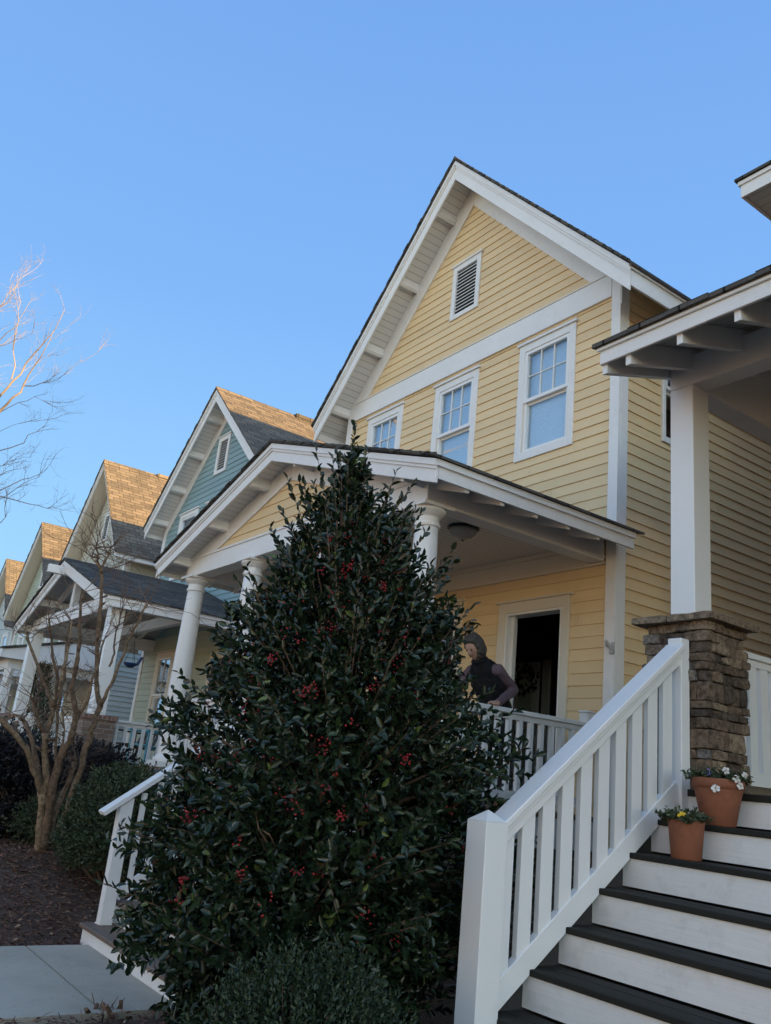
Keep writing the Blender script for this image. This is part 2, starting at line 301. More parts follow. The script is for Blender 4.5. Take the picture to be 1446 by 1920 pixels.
# ------------------------------------------------------------------ generic house pieces
def fbox(b, face, pl, u0, u1, d0, d1, z0, z1, tint=None):
    """box on a wall: face F looks to -y at y=pl, face R looks to +x at x=pl; d is the distance outwards"""
    if face == 'F': b.box(u0, u1, pl-d1, pl-d0, z0, z1, tint)
    else: b.box(pl+d0, pl+d1, u0, u1, z0, z1, tint)
def fpt(face, pl, u, d, z): return (u, pl-d, z) if face == 'F' else (pl+d, u, z)
def siding(b, face, pl, u0, u1, z0, z1, holes=(), clip=None, ex=.125, joints=True, lip=.0115):
    k0 = math.floor(z0/ex+1e-6); z = k0*ex; rnd = random.Random(int(abs(pl)*100)+len(face))
    while z < z1-1e-6:
        a, c = max(z, z0), min(z+ex, z1); cuts = {a, c}
        for h in holes:
            for q in (h[2], h[3]):
                if a < q < c: cuts.add(q)
        cuts = sorted(cuts)
        jx = [rnd.uniform(u0, u1) for _ in range(max(1, int((u1-u0)/3.2)))] if joints else []
        for za, zb in zip(cuts[:-1], cuts[1:]):
            if zb-za < .002: continue
            zm = (za+zb)/2; segs = [(u0, u1)]
            for h in holes:
                if h[2] < zm < h[3]:
                    ns = []
                    for s in segs:
                        if h[1] <= s[0] or h[0] >= s[1]: ns.append(s)
                        else:
                            if h[0] > s[0]: ns.append((s[0], h[0]))
                            if h[1] < s[1]: ns.append((h[1], s[1]))
                    segs = ns
            for j in jx:
                ns = []
                for s in segs:
                    if s[0]+.1 < j < s[1]-.1: ns += [(s[0], j-.003), (j+.003, s[1])]
                    else: ns.append(s)
                segs = ns
            wob = rnd.uniform(-.002, .003); oa = wob+.005+lip*(1-(za-z)/ex); ob = .004+lip*(1-(zb-z)/ex)
            for s in segs:
                la, ra, lb, rb = s[0], s[1], s[0], s[1]
                if clip:
                    ca, cb = clip(za), clip(zb)
                    la, ra = max(la, ca[0]), min(ra, ca[1]); lb, rb = max(lb, cb[0]), min(rb, cb[1])
                    if ra <= la: continue
                    if rb < lb: lb = rb = (lb+rb)/2
                P = [fpt(face, pl, la, oa, za), fpt(face, pl, ra, oa, za), fpt(face, pl, rb, ob, zb), fpt(face, pl, lb, ob, zb),
                     fpt(face, pl, la, 0, za), fpt(face, pl, ra, 0, za)]
                b.add(P, [(0, 1, 2, 3), (4, 5, 1, 0)], rnd.random())
        z += ex
def wallcore(b, face, pl, u0, u1, z0, z1, holes=(), th=.14):
    us = sorted({u0, u1} | {q for h in holes for q in h[:2] if u0 < q < u1}); zs = sorted({z0, z1} | {q for h in holes for q in h[2:4] if z0 < q < z1})
    for i in range(len(us)-1):
        for j in range(len(zs)-1):
            um, zm = (us[i]+us[i+1])/2, (zs[j]+zs[j+1])/2
            if any(h[0] < um < h[1] and h[2] < zm < h[3] for h in holes): continue
            fbox(b, face, pl, us[i], us[i+1], -th, 0, zs[j], zs[j+1])
def window(root, face, pl, u0, u1, z0, z1, cas=.10, grid=(3, 2), blind=True, sill=True, trim=None, meet=.5, drop=0):
    """u0..z1 outer size of the casing; returns the hole rectangle"""
    trim = trim or WHITE
    b = MB()
    fbox(b, face, pl, u0, u0+cas, 0, .03, z0, z1); fbox(b, face, pl, u1-cas, u1, 0, .03, z0, z1)
    fbox(b, face, pl, u0+cas, u1-cas, 0, .03, z1-cas, z1); fbox(b, face, pl, u0+cas, u1-cas, 0, .03, z0, z0+cas)
    fbox(b, face, pl, u0-.03, u1+.03, 0, .055, z1, z1+.035)
    w = b.build('window', trim, root, bevel=.003)
    a0, a1, c0, c1 = u0+cas, u1-cas, z0+cas, z1-cas; zm = c0+(c1-c0)*meet; s = .045
    b = MB()   # upper sash outside, lower sash behind it
    fbox(b, face, pl, a0, a1, -.03, .018, c1-s, c1); fbox(b, face, pl, a0, a0+s, -.03, .018, zm-.02, c1-s); fbox(b, face, pl, a1-s, a1, -.03, .018, zm-.02, c1-s); fbox(b, face, pl, a0+s, a1-s, -.03, .018, zm-.02, zm+.025)
    fbox(b, face, pl, a0, a1, -.07, -.004, c0, c0+s); fbox(b, face, pl, a0, a0+s, -.07, -.004, c0+s, zm-.02); fbox(b, face, pl, a1-s, a1, -.07, -.004, c0+s, zm-.02); fbox(b, face, pl, a0+s, a1-s, -.07, -.032, zm-.05, zm+.02)
    fbox(b, face, pl, a0, a1, -.12, -.07, c0, c0+.02)
    b.build('sash', WHITEV, w)
    gx, gz = grid
    if gx > 1:
        b = MB()
        for i in range(1, gx): u = a0+s+(a1-a0-2*s)*i/gx; fbox(b, face, pl, u-.006, u+.006, -.012, .004, zm+.025, c1-s)
        for i in range(1, gz): z = zm+.025+(c1-s-zm-.025)*i/gz; fbox(b, face, pl, a0+s, a1-s, -.0115, .0035, z-.006, z+.006)
        b.build('muntin', WHITEV, w)
    b = MB(); fbox(b, face, pl, a0+s, a1-s, -.018, -.014, zm, c1-s); fbox(b, face, pl, a0+s, a1-s, -.05, -.046, c0+s, zm); b.build('pane', GLASS, w)
    if blind:
        b = MB(); z = c1-.06
        while z > c0+.03+drop:
            p = [fpt(face, pl, a0+.02, -.085, z), fpt(face, pl, a1-.02, -.085, z), fpt(face, pl, a1-.02, -.089, z+.024), fpt(face, pl, a0+.02, -.089, z+.024)]
            b.add(p, [(0, 1, 2, 3)]); z -= .024
        for u in (a0+.16, a1-.16): fbox(b, face, pl, u-.002, u+.002, -.084, -.081, c0+.02, c1-.05)
        b.build('blind', BLIND, w)
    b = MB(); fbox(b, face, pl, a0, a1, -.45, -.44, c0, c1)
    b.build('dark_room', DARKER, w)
    return (a0, a1, c0, c1)
def vent(root, face, pl, u0, u1, z0, z1, cas=.09, n=12):
    b = MB(); fbox(b, face, pl, u0, u0+cas, 0, .035, z0, z1); fbox(b, face, pl, u1-cas, u1, 0, .035, z0, z1)
    fbox(b, face, pl, u0+cas, u1-cas, 0, .035, z1-cas, z1); fbox(b, face, pl, u0+cas, u1-cas, 0, .035, z0, z0+cas*.8); fbox(b, face, pl, u0-.03, u1+.03, 0, .055, z1, z1+.03)
    v = b.build('gable_vent', WHITE, root, bevel=.003); a0, a1, c0, c1 = u0+cas, u1-cas, z0+cas*.8, z1-cas; b = MB(); st = (c1-c0)/n
    for i in range(n):
        z = c0+i*st; b.hexa([fpt(face, pl, a0, .024, z), fpt(face, pl, a1, .024, z), fpt(face, pl, a1, .004, z+st*.22), fpt(face, pl, a0, .004, z+st*.22),
                             fpt(face, pl, a0, .024, z+.012), fpt(face, pl, a1, .024, z+.012), fpt(face, pl, a1, .004, z+st*.22+.012), fpt(face, pl, a0, .004, z+st*.22+.012)])
    b.build('louvre', WHITE, v); b = MB(); fbox(b, face, pl, a0, a1, .001, .003, c0, c1); b.build('vent_shade', DARKER, v)  # near-black sheet paints the shade between the louvres
def chev(xc, hw, A, s, t, lim=None):
    """chevron band polygon pairs (left,right) between roof line z=A-s|x-xc| and the line t below, plumb cut at +-hw"""
    L = [(xc-hw, A-s*hw), (xc, A), (xc, A-t), (xc-hw, A-s*hw-t)]; Rr = [(xc+hw, A-s*hw), (xc, A), (xc, A-t), (xc+hw, A-s*hw-t)]
    return L, Rr
def gable_roof(root, xc, hw, A, s, yr, yw, yb, fascia=.28, looks=4, shing=SHING, frieze=.34, wall_hw=None, soff=True, fmat=None, tails=0, molding=True, lookoff=.0, lw=.05):
    fmat = fmat or WHITE; ln = math.sqrt(1+s*s); th = .035*ln
    b = MB()   # shingles with slightly uneven butt ends
    for sg in (-1, 1):
        hwx = hw+.05; n = 3
        b.prism([(xc, A+th), (xc+sg*hwx, A-s*hwx+th), (xc+sg*hwx, A-s*hwx+.012), (xc, A+.003)], 'y', yr-.045, yb+.4)
        rr = random.Random(3); y = 0
        q = 0
        while q < hwx:   # ragged shingle butts along the rake edge
            e = rr.uniform(.004, .02); L_ = .14/ln*1.0
            q2 = min(hwx, q+L_)
            b.prism([(xc+sg*q, A-s*q+th+.004), (xc+sg*q2, A-s*q2+th+.012), (xc+sg*q2, A-s*q2+.02), (xc+sg*q, A-s*q+.02)], 'y', yr-.045-e, yr-.044)
            q = q2
    roof = b.build('roof', shing, root)
    b = MB()
    b.prism([(xc-.13, A+th-.13*s+.004), (xc, A+th+.022), (xc+.13, A+th-.13*s+.004), (xc, A+th-.01)], 'y', yr-.05, yb+.4)
    b.build('ridge_cap', shing, roof)
    b = MB()
    for P in chev(xc, hw, A, s, fascia): b.prism(P, 'y', yr, yr+.03)
    f = b.build('rake_board', fmat, root, bevel=.004)
    if molding:
        b = MB()
        for P in chev(xc, hw+.02, A-.002, s, .055*ln): b.prism(P, 'y', yr-.028, yr-.001)
        for P in chev(xc, hw+.012, A-.055*ln, s, .03*ln): b.prism(P, 'y', yr-.014, yr-.001)
        b.build('rake_moulding', fmat, f)
    for sg in (-1, 1):   # eave boards
        b = MB(); x = xc+sg*hw; z = A-s*hw; b.box(x-.0125-.012*sg, x+.0125-.012*sg, yr+.031, yb+.3, z-fascia*.78, z-.004)
        b.box(x+.002*sg, x+.024*sg, yr-.0, yb+.3, z-.06, z-.003)
        b.build('eave_board', fmat, root)
    if soff:
        b = MB()
        for sg in (-1, 1):
            x1 = xc+sg*(hw-.03); b.prism([(xc, A-.10*ln), (x1, A-.10*ln-s*(hw-.03)), (x1, A-.115*ln-s*(hw-.03)), (xc, A-.115*ln)], 'y', yr+.031, yw+.02)
            if wall_hw:  # side eaves
                x0 = xc+sg*(wall_hw-.02); b.prism([(x0, A-.10*ln-s*(wall_hw-.02)), (x1, A-.10*ln-s*(hw-.03)), (x1, A-.115*ln-s*(hw-.03)), (x0, A-.115*ln-s*(wall_hw-.02))], 'y', yw+.021, yb)
        b.build('soffit', SOFFIT, root)
        for sg in (-1, 1):
            for i in range(looks):
                q = hw*(i+.5+lookoff)/looks if looks > 1 else hw*.5; x = xc+sg*q; z = A-s*q
                b = MB(); d = Vector((sg, 0, -s)).normalized(); nrm = Vector((-sg*s, 0, -1)).normalized(); nrm = Vector((sg*-s, 0, -1)).normalized()
                c = Vector((x, 0, z-.115*ln)); a = d*(lw/2); h = Vector((0, 0, -1))*.11
                Pp = [c-a, c+a, c+a+h, c-a+h]; b.prism([(p.x, p.z) for p in Pp], 'y', yr+.031, yw+.01); b.build('lookout', fmat, root)
    if tails:
        for sg in (-1, 1):
            for i in range(tails):
                y = yr+.25+(yw-yr-.25)*0+(i+.3)*.42
                if y > yb: break
                x1 = xc+sg*(hw-.03); x0 = xc+sg*(wall_hw-.1); zz = A-.118*ln
                b = MB(); b.prism([(x0, zz-s*abs(x0-xc)), (x1, zz-s*abs(x1-xc)), (x1, zz-s*abs(x1-xc)-.075), (x0, zz-s*abs(x0-xc)-.085)], 'y', y-.022, y+.022); b.build('rafter_tail', fmat, root)
    if frieze and wall_hw:
        b = MB(); A2 = A-.115*ln
        for P in chev(xc, wall_hw, A2, s, frieze): b.prism(P, 'y', yw-.036, yw)
        b.build('rake_frieze', fmat, root, bevel=.003)
    return roof
def column(root, x, y, z0, z1, r=.135, rt=.105):
    b = MB(); h = z1-z0; prof = []
    for i in range(13):
        t = i/12; rr = r+(rt-r)*(max(0, t-.25)/.75)**1.6; prof.append((rr, .13+t*(h-.13-.20)))
    b.lathe([(r*1.0, .12)]+prof, (x, y, z0), 40); c = b.build('porch_column', COLW, root, smooth=True)
    sm(c)
    b = MB(); b.lathe([(.12, .05), (r*1.32, .05), (r*1.36, .07), (r*1.32, .095), (r*1.16, .10), (r*1.12, .12), (r*.98, .135)], (x, y, z0), 40); b.box(x-.19, x+.19, y-.19, y+.19, z0-.02, z0+.05); o = b.build('base', COLW, c, bevel=.004)
    b = MB(); zt = z1; b.lathe([(rt*.98, -.21), (rt*1.02, -.20), (rt*1.14, -.195), (rt*1.17, -.18), (rt*1.14, -.165), (rt*1.03, -.16), (rt*1.03, -.11), (rt*1.12, -.10), (rt*1.3, -.085), (rt*1.5, -.06), (rt*1.55, -.045), (rt*1.5, -.03), (rt*1.3, -.03)], (x, y, zt), 40)
    b.box(x-.17, x+.17, y-.17, y+.17, zt-.03, zt-.002); o = b.build('capital', COLW, c)
    return c
def sm(o):
    try:
        o.data.polygons.foreach_set('use_smooth', np.array([len(p.vertices) == 4 for p in o.data.polygons]))
    except Exception: pass
def railing(root, p0, p1, zf, h=.86, mat=None, pitch=.115, bw=.038, post0=False, post1=False, bottom=.07, name='railing', bwide=None):
    """level railing between two floor points"""
    mat = mat or WHITE; p0 = Vector((p0[0], p0[1], 0)); p1 = Vector((p1[0], p1[1], 0)); L = (p1-p0).length; d = (p1-p0)/L
    b = MB(); b.beam(p0+Vector((0, 0, zf+h-.02)), p1+Vector((0, 0, zf+h-.02)), .09, .04); b.beam(p0+Vector((0, 0, zf+h-.065)), p1+Vector((0, 0, zf+h-.065)), .04, .05)
    r = b.build(name, mat, root, bevel=.004)
    b = MB(); b.beam(p0+Vector((0, 0, zf+bottom+.04)), p1+Vector((0, 0, zf+bottom+.04)), .04, .085); b.build('bottom_rail', mat, r)
    n = max(2, int(L/pitch)); 
    for i in range(n):
        q = p0+d*(L*(i+.5)/n); b = MB(); b.beam(q+Vector((0, 0, zf+bottom+.08)), q+Vector((0, 0, zf+h-.09)), bw, bwide or bw, up=d); b.build('baluster', mat, r)
    for fl, q in ((post0, p0), (post1, p1)):
        if fl:
            b = MB(); b.box(q.x-.05, q.x+.05, q.y-.05, q.y+.05, zf, zf+h+.09); b.box(q.x-.06, q.x+.06, q.y-.06, q.y+.06, zf+h+.09, zf+h+.11); b.build('rail_post', mat, r, bevel=.004)
    return r

# ------------------------------------------------------------------ ground
def ground_z(x, y):
    t = max(0, min(1, (-7.55-x)/3.0)); t = t*t*(3-2*t)
    f = max(0, min(1, (y-.6)/1.5)); n = noise.noise(Vector((x*1.3, y*1.3, 0)))*.025
    return -1.56+.36*t*f + n*(1 if (x < -7.6 or x > -5.5) else 0)+(.045 if x > -5.58 else 0)
def build_ground():
    xs = np.concatenate([[-900, -300, -120, -60, -40, -30, -24, -20], np.arange(-17, -1, .16), [0, 3, 8, 20, 60, 200, 900]])
    ys = np.concatenate([[-900, -200, -60, -20, -8, -3, -1], np.arange(-.5, 5.6, .16), [7, 10, 20, 40, 120, 900]])
    V = np.array([(x, y, ground_z(x, y)) for y in ys for x in xs]); nx, ny = len(xs), len(ys)
    F = np.array([(j*nx+i, j*nx+i+1, (j+1)*nx+i+1, (j+1)*nx+i) for j in range(ny-1) for i in range(nx-1)])
    g = mesh_obj('ground', V, F, SOIL, None, smooth=True); g['kind'] = 'structure'
build_ground()
b = MB()
for y0, y1 in ((0, .985), (1.0, 2.16), (2.176, 2.70)): b.box(-7.5, -5.62, y0, y1, -1.75, -1.5)
b.box(-30, 3, -1.9, -.2, -1.75, -1.505)
b.mi = 1; b.box(-7.49, -5.63, -.19, 2.69, -1.76, -1.515)
tag(b.build('walkway', [CONC, SOIL]), kind='structure')
LAWN = tinted('dormant_lawn', [(0, (.16, .14, .07)), (1, (.24, .20, .11))], .9, .2, 3, .4, .5, .03); ROADM = paint('asphalt_road', (.055, .055, .058), .9, .2)
b = MB(); b.box(-200, 100, -9, -2.2, -1.75, -1.53); b.box(-200, 100, -60, -18, -1.75, -1.53); tag(b.build('lawn', LAWN), kind='structure')
b = MB(); b.box(-200, 100, -17.8, -9.2, -1.75, -1.60); tag(b.build('road', ROADM), kind='structure')
b = MB(); b.box(-200, 100, -9.2, -9.0, -1.75, -1.48); b.box(-200, 100, -18, -17.8, -1.75, -1.48); tag(b.build('kerb', CONC), kind='structure')

# ------------------------------------------------------------------ yellow house
H1 = empty('house', (-8.33, 6.7, -1.55), 'pale yellow clapboard house with white trim and a columned front porch', 'house', 'row of gabled houses')
FL = -.12
X0, X1 = -11.1, -5.55
upper = [(-7.13, -6.19, 3.85, 5.43), (-8.83, -7.91, 3.85, 5.43), (-10.52, -9.60, 3.85, 5.43)]
low = (-9.1, -7.88, .35, 2.2)
holes = [window(H1, 'F', 6.7, *w_) for w_ in upper]
holes.append(window(H1, 'F', 6.7, *low, grid=(1, 1), cas=.11, drop=.3, trim=TRIMC, blind=False))
DO = (-7.10, -6.24, FL, 1.97); holes.append(DO)
vh = (-8.65, -8.04, 6.44, 7.33); vent(H1, 'F', 6.7, *vh, cas=.085, n=13)
vhole = (vh[0]+.05, vh[1]-.05, vh[2]+.05, vh[3]-.05)
SW = window(H1, 'R', -5.55, 7.43, 8.12, 3.95, 5.35, cas=.05, blind=False)
part('wall', YELLOW, H1, lambda b: (wallcore(b, 'F', 6.7, X0, X1, -1.6, 5.83, holes),
     b.prism([(X0+.03, 5.83), (X1-.03, 5.83), (-8.325, 8.60)], 'y', 6.7, 6.84)))
part('side_wall', YSIDE, H1, lambda b: (wallcore(b, 'R', X1, 6.84, 17, -1.6, 5.83, [SW]), b.box(X0, X0+.12, 6.84, 17, -.3, 5.83), b.box(X0, X1, 16.9, 17.02, -.3, 5.8), b.prism([(X0, 5.83), (X1, 5.83), (-8.325, 8.6)], 'y', 16.9, 17)))
part('siding', YELLOW, H1, lambda b: (siding(b, 'F', 6.7, X0+.02, X1-.02, FL, 5.55, [(h[0]-.08, h[1]+.08, h[2]-.08, h[3]+.08) for h in holes]),
     siding(b, 'F', 6.7, X0, X1, 5.80, 8.45, [vhole], clip=lambda z: (-8.325-(8.42-z)/1.037, -8.325+(8.42-z)/1.037))))
part('side_siding', YSIDE, H1, lambda b: siding(b, 'R', X1, 6.76, 17, -.9, 5.95, [(SW[0]-.08, SW[1]+.08, SW[2]-.08, SW[3]+.08)], lip=.014))
part('foundation', BRICK, H1, lambda b: (b.box(X1-.2, X1-.01, 6.75, 17, -1.7, -.9)))
part('frieze_board', WHITE, H1, lambda b: (b.box(X0+.101, X1-.101, 6.654, 6.699, 5.53, 5.83), b.box(X0+.101, X1-.101, 6.642, 6.699, 5.83, 5.845)), bevel=.003)
for sx, xx in ((1, X1), (-1, X0)):
    part('corner_board', WHITE, H1, lambda b: (b.box(xx+sx*.028, xx-sx*.10, 6.659, 6.70, FL, 6.0), b.box(xx, xx+sx*.028, 6.70, 6.82, -.9, 5.95)), bevel=.003)
gable_roof(H1, -8.31, 3.21, 8.84, 1.037, 6.28, 6.7, 16.8, fascia=.32, looks=4, wall_hw=2.80, frieze=.40, lw=.05)
# door opening, open door, hall
def casing(b):
    b.box(-7.215, -7.10, 6.66, 6.70, FL, 2.09); b.box(-6.24, -6.135, 6.66, 6.70, FL, 2.09); b.box(-7.10, -6.24, 6.66, 6.70, 1.97, 2.09); b.box(-7.26, -6.09, 6.64, 6.70, 2.09, 2.115)
dc = part('door_frame', TRIMC, H1, casing, bevel=.003)
part('jamb', WHITE, dc, lambda b: (b.box(-7.10, -7.075, 6.672, 6.84, FL, 1.97), b.box(-6.265, -6.24, 6.672, 6.84, FL, 1.97), b.box(-7.075, -6.265, 6.672, 6.84, 1.945, 1.97), b.box(-7.075, -7.03, 6.74, 6.78, FL, 1.945)))
part('threshold', DECK, dc, lambda b: b.box(-7.12, -6.22, 6.62, 6.9, FL, FL+.025))
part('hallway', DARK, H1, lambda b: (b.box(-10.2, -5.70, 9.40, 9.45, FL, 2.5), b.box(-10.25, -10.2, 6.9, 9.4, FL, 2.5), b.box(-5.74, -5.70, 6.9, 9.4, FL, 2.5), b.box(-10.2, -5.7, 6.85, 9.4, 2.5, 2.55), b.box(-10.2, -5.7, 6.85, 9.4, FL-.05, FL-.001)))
idr = part('hall_door', paint('hall_door_paint', (.80, .83, .80), .5), H1, lambda b: (b.box(-9.62, -9.12, 9.30, 9.35, FL, 1.95), b.box(-9.08, -8.92, 9.33, 9.37, FL, 1.98)), bevel=.01)
part('door_panel', paint('hall_panel_paint', (.55, .60, .56), .5), idr, lambda b: (b.box(-9.52, -9.22, 9.285, 9.30, .35, .95), b.box(-9.52, -9.22, 9.285, 9.30, 1.1, 1.85)), bevel=.01)
wv = on('y', 9.24, 985, 1276)
WR = empty('wreath', (wv.x, wv.y, wv.z-.2), 'dark leafy wreath hanging on the pale door inside the hallway', 'wreath')
def wreath(b):
    rd = random.Random(2)
    for _ in range(150):
        a_ = rd.uniform(0, 6.28); r_ = rd.gauss(.17, .03); c = Vector((wv.x+r_*math.cos(a_), wv.y+rd.gauss(0, .02), wv.z+r_*math.sin(a_))); d = Vector((rd.gauss(0, 1), rd.gauss(0, .4)-.3, rd.gauss(0, 1))).normalized(); s__ = d.cross(Vector((0, 1, 0))).normalized()*.018
        b.add([c, c+d*.04+s__, c+d*.08, c+d*.04-s__], [(0, 1, 2, 3)])
part('leaves', HEDGE, WR, wreath)
# porch
cols = [-10.80, -9.12, -7.45, -5.77]
for cx in cols: column(H1, cx, 4.40, -.09, 2.38)
part('porch_beam', WHITE, H1, lambda b: (b.box(-10.88, -5.67, 4.30, 4.50, 2.38, 2.62), b.box(-5.87, -5.672, 4.50, 6.66, 2.39, 2.66), b.box(-10.878, -10.68, 4.50, 6.66, 2.39, 2.66),
     b.box(-10.90, -5.65, 4.285, 4.299, 2.61, 2.64), b.box(-5.669, -5.655, 4.50, 6.66, 2.42, 2.44), b.box(-5.885, -5.871, 4.5, 6.66, 2.42, 2.45)), bevel=.004)
part('ceiling_trim', TRIMC, H1, lambda b: (b.box(-10.67, -5.88, 6.655, 6.699, 2.36, 2.60), b.box(-10.67, -5.88, 6.63, 6.654, 2.55, 2.60), b.box(-5.885, -5.66, 6.655, 6.699, 2.36, 2.385)), bevel=.003)
part('porch_ceiling', BEADV, H1, lambda b: b.box(-10.7, -5.85, 4.45, 6.7, 2.60, 2.63))
part('porch_gable', YELLOW, H1, lambda b: (b.prism([(-10.9, 2.62), (-5.66, 2.62), (-8.33, 3.42)], 'y', 4.34, 4.44), siding(b, 'F', 4.34, -10.9, -5.66, 2.62, 3.4, clip=lambda z: (-8.33-(3.38-z)/.316, -8.33+(3.38-z)/.316))))
gable_roof(H1, -8.33, 3.10, 3.575, .316, 4.03, 4.34, 6.28, fascia=.21, looks=3, wall_hw=2.652, frieze=.24, tails=6, lw=.05)
lt = on('z', 2.58, 869, 992)
def rim(b): b.lathe([(.10, 0), (.165, 0), (.17, -.02), (.15, -.03), (.1, -.03)], (lt.x, lt.y, 2.60), 32)
lp = part('porch_light', BLACKM, H1, rim, smooth=False)
part('lamp_bowl', FROST, lp, lambda b: b.lathe([(.148, -.03), (.135, -.065), (.10, -.105), (.05, -.13), (.012, -.137)], (lt.x, lt.y, 2.60), 32), smooth=True)
part('finial', BLACKM, lp, lambda b: b.ball((lt.x, lt.y, 2.457), .012))
part('porch_floor', TREADB, H1, lambda b: b.box(-11.0, -5.58, 4.24, 6.7, FL-.04, FL), bevel=.004)
part('skirt_board', WHITE, H1, lambda b: (b.box(-10.98, -5.60, 4.27, 4.31, FL-.30, FL-.04), b.box(-5.64, -5.60, 4.31, 6.69, FL-.30, FL-.04), b.box(-10.98, -10.94, 4.31, 6.7, FL-.30, FL-.04)), bevel=.003)
part('porch_foundation', BRICK, H1, lambda b: (b.box(-10.9, -5.68, 4.40, 4.5, -1.7, FL-.28), b.box(-5.78, -5.68, 4.5, 6.7, -1.7, FL-.28)))
for cx in cols:
    p_ = part('pier', BRICKR, H1, lambda b: b.box(cx-.23, cx+.23, 4.14, 4.60, -1.7, FL+.0))
railing(H1, (-10.66, 4.40), (-9.27, 4.40), FL); railing(H1, (-8.97, 4.40), (-7.60, 4.40), FL)
railing(H1, (-10.84, 4.6), (-10.84, 6.65), FL)
railing(H1, (-5.66, 4.54), (-5.66, 6.45), FL, h=.85, post1=True, pitch=.13, bw=.042)
# steps
NR = 8
for k in range(NR):
    y = 2.66+.245*k; z = -1.55+.179*k
    part('riser', WHITE, H1, lambda b: b.box(-7.70, -5.72, y, y+.02, z, z+.143))
    if k < NR-1: part('tread', TREADB, H1, lambda b: b.box(-7.72, -5.70, y-.03, y+.265, z+.144, z+.179), bevel=.006)
for xx in (-7.69, -5.76): part('stringer', WHITE, H1, lambda b: b.prism([(2.69, -1.6), (2.69, -1.41), (4.40, -.16), (4.40, -1.6)], 'x', xx, xx+.03))
for xx in (-7.60, -5.85):
    h_ = part('stair_railing', WHITE, H1, lambda b: b.beam((xx, 2.60, -.50), (xx, 4.32, .78), .14, .04), bevel=.004)
    part('newel', WHITE, h_, lambda b: b.box(xx-.045, xx+.045, 2.74, 2.85, -1.37, -.36), bevel=.003)
    part('newel', WHITE, h_, lambda b: b.box(xx-.045, xx+.045, 4.16, 4.25, -.3, .70), bevel=.003)
    part('bottom_rail', WHITE, h_, lambda b: b.beam((xx, 2.85, -1.15), (xx, 4.20, -.14), .04, .08))
    for i in range(9):
        yy = 2.93+i*.135; zb = -1.15+(yy-2.85)*.748; part('baluster', WHITE, h_, lambda b: b.box(xx-.018, xx+.018, yy, yy+.04, zb, zb+.78))
fp = on('y', 6.64, 1147, 1215)
part('flag_bracket', STEEL, H1, lambda b: (b.box(fp.x-.02, fp.x+.02, 6.652, 6.662, fp.z-.06, fp.z+.06), b.tube([(fp.x, 6.65, fp.z-.02), (fp.x-.01, 6.56, fp.z+.06)], .017, 10), b.tube([(fp.x-.03, 6.65, fp.z), (fp.x-.05, 6.60, fp.z+.03)], .008, 8), b.ball((fp.x, 6.63, fp.z-.045), .018)))

# ------------------------------------------------------------------ neighbour house on the right
H0 = empty('house', (-.3, 7.3, -1.55), 'white trimmed house at the right edge with a stone porch pier and open board steps', 'house', 'row of gabled houses')
F0 = .14
BROWNS = paint('brown_siding', (.17, .125, .09), .6, .05, board=.05)
part('wall', BROWNS, H0, lambda b: (b.box(-3.60, 3.2, 7.30, 7.44, -1.6, 6.0), b.box(-3.6, -3.46, 7.44, 17.2, -1.6, 6.0), b.box(3.06, 3.2, 7.44, 17.2, -1.6, 6.0), b.box(-3.6, 3.2, 17.2, 17.3, -1.6, 6.0)))
part('siding', BROWNS, H0, lambda b: siding(b, 'F', 7.30, -3.6, 3.2, -.1, 6.0))
def hip(b, x0, x1, y0, y1, z, s, t):
    cx = (x0+x1)/2; h = (x1-x0)/2; P = [(x0, y0, z), (x1, y0, z), (x1, y1, z), (x0, y1, z), (cx, y0+h, z+s*h), (cx, y1-h, z+s*h)]
    b.add(P+[(p[0], p[1], p[2]-t) for p in P[:4]], [(0, 1, 4), (1, 2, 5, 4), (2, 3, 5), (3, 0, 4, 5), (6, 7, 1, 0), (7, 8, 2, 1), (8, 9, 3, 2), (9, 6, 0, 3), (9, 8, 7, 6)])
EZM = 6.02
part('roof', SHING, H0, lambda b: hip(b, -4.12, 3.72, 6.70, 17.8, EZM+.22, .75, .03))
part('eave_board', WHITE, H0, lambda b: (b.box(-4.08, 3.68, 6.745, 6.77, EZM, EZM+.188), b.box(-4.08, -4.055, 6.77, 17.75, EZM, EZM+.188), b.box(-4.10, 3.70, 6.725, 6.744, EZM+.14, EZM+.187), b.box(-4.10, -4.081, 6.744, 17.7, EZM+.14, EZM+.187)), bevel=.003)
part('soffit', SOFFIT, H0, lambda b: b.box(-4.05, 3.65, 6.775, 17.7, EZM+.02, EZM+.05))
# porch roof
SL = .326; ye, ze = 4.14, 2.90
def rz(y): return ze+.10+SL*(y-ye)        # underside of the roof boards
part('porch_roof', SHING, H0, lambda b: (b.prism([(4.085, rz(4.085)+.045), (4.085, rz(4.085)+.085), (7.3, rz(7.3)+.085), (7.3, rz(7.3)+.045)], 'x', -3.62, 3.3), [b.prism([(4.075-.005*(i*7 % 3), rz(4.085)+.05), (4.075-.005*(i*7 % 3), rz(4.085)+.082+.003*(i*5 % 3)), (4.084, rz(4.085)+.082+.003*(i*5 % 3)), (4.084, rz(4.085)+.05)], 'x', -3.625+.31*i, -3.625+.31*(i+1)-.003) for i in range(22)]))
part('roof_boards', BEADO, H0, lambda b: b.prism([(4.12, rz(4.12)), (4.12, rz(4.12)+.04), (7.3, rz(7.3)+.04), (7.3, rz(7.3))], 'x', -3.585, 3.28))
part('eave_board', WHITE, H0, lambda b: (b.box(-3.585, 3.28, 4.115, 4.139, ze+.005, ze+.145), b.box(-3.60, 3.28, 4.096, 4.114, ze+.105, ze+.165)), bevel=.003)
